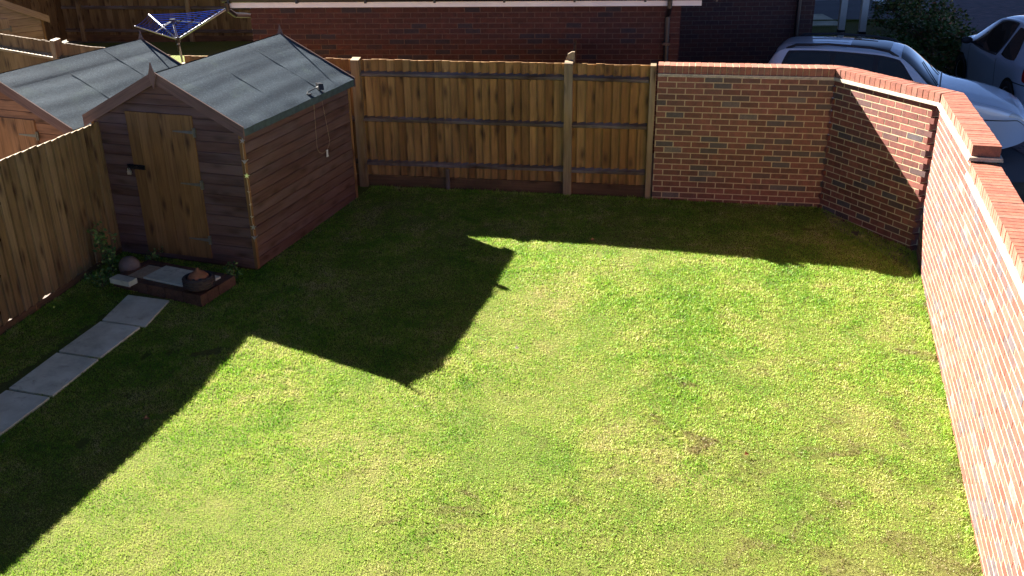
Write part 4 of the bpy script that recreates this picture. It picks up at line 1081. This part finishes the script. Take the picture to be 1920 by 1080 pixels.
c2 = Car([(0, .50), (.02, .70), (.08, .90), (.22, 1.10), (.50, 1.30), (.85, 1.42), (1.4, 1.48), (2.0, 1.44), (2.85, 1.02), (3.2, .90), (3.5, .74), (3.65, .50)],
         [(0, .58), (.12, .72), (.5, .80), (1.8, .82), (3.0, .79), (3.4, .68), (3.65, .42)], belt=.90, roofz=1.47, tumble=.24)
T2, X2, patch2, body2 = car_thing('parked_car', 'rounded silver hatchback with red rear lamps at the right edge, seen from behind', c2, Vector((9.13, 15.60, 0)), Vector((9.46, 19.21, 0)), M['paint2'])
for sg in (-1, 1):
    patch2('side_window', [(1.30, 4.0 * sg), (2.62, 4.05 * sg), (1.95, 3.0 * sg), (1.32, 2.95 * sg)], M['cglass'], rounding=.35, nu=20)
    patch2('side_window', [(.55, 4.0 * sg), (1.20, 4.0 * sg), (1.22, 3.0 * sg), (.85, 3.05 * sg)], M['cglass'], rounding=.45, nu=16)
    patch2('window_seal', [(1.25, 4.12 * sg), (2.70, 4.15 * sg), (1.98, 2.9 * sg), (1.28, 2.85 * sg)], M['trim'], off=.002, rounding=.35, nu=20)
    patch2('tail_light', [(.03, 3.6 * sg), (.22, 3.9 * sg), (.24, 4.95 * sg), (.03, 4.9 * sg)], M['red'], off=.008, rounding=.7)
    patch2('indicator', [(.06, 4.2 * sg), (.16, 4.25 * sg), (.17, 4.55 * sg), (.06, 4.5 * sg)], M['amber'], off=.012, rounding=.6)
    mir = MB(); p0 = c2.S(2.42, 4.0 * sg); ctr = p0 + Vector((.02, sg * .14, .05))
    mir.grid([[X2(ctr + Vector((.055 * math.cos(v) * math.cos(u), .105 * math.cos(v) * math.sin(u), .065 * math.sin(v)))) for u in np.linspace(0, 6.2832, 17)] for v in np.linspace(-1.57, 1.57, 10)])
    mir.tube([X2(p0), X2(ctr)], .022, 6); mir.build('wing_mirror', M['trim'], T2, smooth=True)
    for s_ in (1.24, 2.60): patch2('door_seam', [(s_, 4.2 * sg), (s_ + .014, 4.2 * sg), (s_ + .014, 5.9 * sg), (s_, 5.9 * sg)], M['trim'], nu=1, nv=20)
patch2('rear_window', [(.12, -2.5), (.12, 2.5), (.55, 2.3), (.55, -2.3)], M['cglass'], nu=20, nv=10, rounding=.3)
patch2('windscreen', [(2.80, -2.7), (2.80, 2.7), (2.08, 2.5), (2.08, -2.5)], M['cglass'], nu=20, nv=12, rounding=.1)
patch2('bumper_seam', [(.03, -5.0), (.10, -5.0), (.10, -5.03), (.03, -5.03)], M['trim'], nu=4, nv=1)
for sg in (-1, 1): patch2('bumper_seam', [(.03, 5.05 * sg), (.60, 5.05 * sg), (.60, 5.10 * sg), (.03, 5.10 * sg)], M['trim'], nu=12, nv=1)
wheels(c2, T2, X2, (.62, 2.95), .28)

# ================================================================ fallen bits on the lawn
def fallen(x, y, sz, label, m_):
    q = MB(); z = G(x, y) + .022; q.face([(x - sz, y, z), (x, y - sz * .6, z + .008), (x + sz, y + sz * .2, z + .003), (x + sz * .2, y + sz * .7, z + .012)]); q.face([(x - sz, y, z + .001), (x + sz * .2, y + sz * .7, z + .013), (x - sz * .3, y + sz, z + .03)])
    tag(q.build('fallen_leaf', m_, None), label, 'leaf')
M['deadleaf'] = plain('dead_leaf', (.30, .12, .05), .7, var=.3); M['paleleaf'] = plain('pale_leaf', (.62, .56, .45), .7, var=.2)
fallen(.04, 8.13, .022, 'small pale dead leaf lying alone in the middle of the sunlit lawn', M['paleleaf'])
fallen(.96, 10.65, .028, 'brown dead leaf just in front of the back fence shadow', M['deadleaf'])
fallen(-3.05, 6.95, .028, 'brown leaf on the edge of the left fence shadow', M['deadleaf'])
fallen(1.86, 6.55, .020, 'rust-coloured leaf on the near right of the lawn', M['deadleaf'])

# ================================================================ grass
def vnoise(x, y, seed):
    xi, yi = np.floor(x).astype(int), np.floor(y).astype(int); xf, yf = x - xi, y - yi
    h = lambda a, b: (np.sin(a * 127.1 + b * 311.7 + seed * 74.7) * 43758.5453) % 1.0
    u, v = xf * xf * (3 - 2 * xf), yf * yf * (3 - 2 * yf)
    return (h(xi, yi) * (1 - u) + h(xi + 1, yi) * u) * (1 - v) + (h(xi, yi + 1) * (1 - u) + h(xi + 1, yi + 1) * u) * v
def grass(n=820000):
    y = 12.9 - (12.9 - 4.1) * rng.random(n) ** .80; u = rng.random(n)
    xl = LF0.x + (y - LF0.y) * math.tan(la) + .02
    ys = np.array([p.y for p in line_long.p][::-1]); xs = np.array([p.x for p in line_long.p][::-1])
    xr = np.where(y > 10.3, 4.64 - (y - 10.3) * .51, np.interp(y, ys, xs)) - .0
    x = xl + (xr - xl) * u
    # only what the photograph can see, plus a margin
    ok = (np.abs(x) < .60 * y + .9) & (y < 12.26 - .178 * (x - .75))
    # keep slabs, step and shed clear
    sxx = x - (-2.821); syy = y - 9.955; lx = sxx * .9495 - syy * .3136; ly = sxx * .3136 + syy * .9495
    ok &= ~((lx < .01) & (lx > -1.9) & (ly > -.02))
    dx = x - (-4.046); dy = y - 9.363; al = dx * (-.262) + dy * (-.965); ac = dx * .958 + dy * (-.286); wob = .02 * np.sin(al * 23) + .012 * np.sin(al * 61) + rng.normal(0, .010, n)
    ok &= ~((ac > .022 + wob) & (ac < .442 + wob) & (al > -.1) & (al < 3.4))
    px, py = x + 4.29, y - 9.60; a1 = px * dx_.x + py * dx_.y; a2 = px * dy_.x + py * dy_.y
    ok &= ~((a1 > 0) & (a1 < 1.2) & (a2 > 0) & (a2 < .6))
    x, y = x[ok], y[ok]; n = len(x)
    z = np.array([G(a, b) for a, b in zip(x, y)])
    nn = vnoise(x * 1.4, y * 1.4, 1) * .5 + vnoise(x * 5, y * 5, 2) * .3 + vnoise(x * 16, y * 16, 3) * .2
    hh = (.007 + .011 * rng.random(n)) * (.35 + 1.5 * nn ** 1.5); w = .0028 + .0026 * rng.random(n); nr = np.clip(.62 + .38 * (y - 4.3) / 4.0, .62, 1.0); hh *= nr; w *= nr
    edge = ((xr[ok] - x < .09) & (y < 10.6)) | ((12.26 - .178 * (x - .75) - y < .09) & (rng.random(n) < .6)) | ((x - xl[ok] < .10) & (rng.random(n) < .5)); hh[edge] *= 2.6
    bare = (vnoise(x * 3.2, y * 3.2, 9) * .6 + vnoise(x * 13, y * 13, 10) * .4); right = 1 / (1 + np.exp(-(x - 1.2) * 2)) / (1 + np.exp((y - 7.4) * 2))
    dv = vnoise(x * 9, y * 9, 21) * .5 + vnoise(x * 2.1, y * 2.1, 22) * .5; hh[dv > .86] *= .25
    keep = ~((dv > .885) | (bare > (.86 - .13 * right)) & (rng.random(n) < .6)); keep = keep | edge; x, y, z, hh, w, nn = x[keep], y[keep], z[keep], hh[keep], w[keep], nn[keep]; n = len(x)
    a = rng.random(n) * 2 * np.pi; ln = hh * (.2 + 1.1 * rng.random(n)); a2 = rng.random(n) * 2 * np.pi
    v = np.zeros((n, 3, 3), dtype=np.float32)
    v[:, 0, 0] = x - np.cos(a) * w; v[:, 0, 1] = y - np.sin(a) * w; v[:, 1, 0] = x + np.cos(a) * w; v[:, 1, 1] = y + np.sin(a) * w
    v[:, 0, 2] = z; v[:, 1, 2] = z; v[:, 2, 0] = x + np.cos(a2) * ln; v[:, 2, 1] = y + np.sin(a2) * ln; v[:, 2, 2] = z + hh
    me = bpy.data.meshes.new('grass'); me.vertices.add(3 * n); me.vertices.foreach_set('co', v.ravel()); me.loops.add(3 * n); me.loops.foreach_set('vertex_index', np.arange(3 * n, dtype=np.int32))
    me.polygons.add(n); me.polygons.foreach_set('loop_start', np.arange(0, 3 * n, 3, dtype=np.int32)); me.polygons.foreach_set('loop_total', np.full(n, 3, dtype=np.int32))
    at = me.attributes.new('tint', 'FLOAT', 'FACE'); at.data.foreach_set('value', rng.random(n).astype(np.float32))
    me.update(); me.validate(); me.materials.append(M['blades']); o = bpy.data.objects.new('grass', me); C.objects.link(o)
    tag(o, 'short mossy green and straw-coloured grass of the lawn', 'grass', None, 'stuff')
grass()
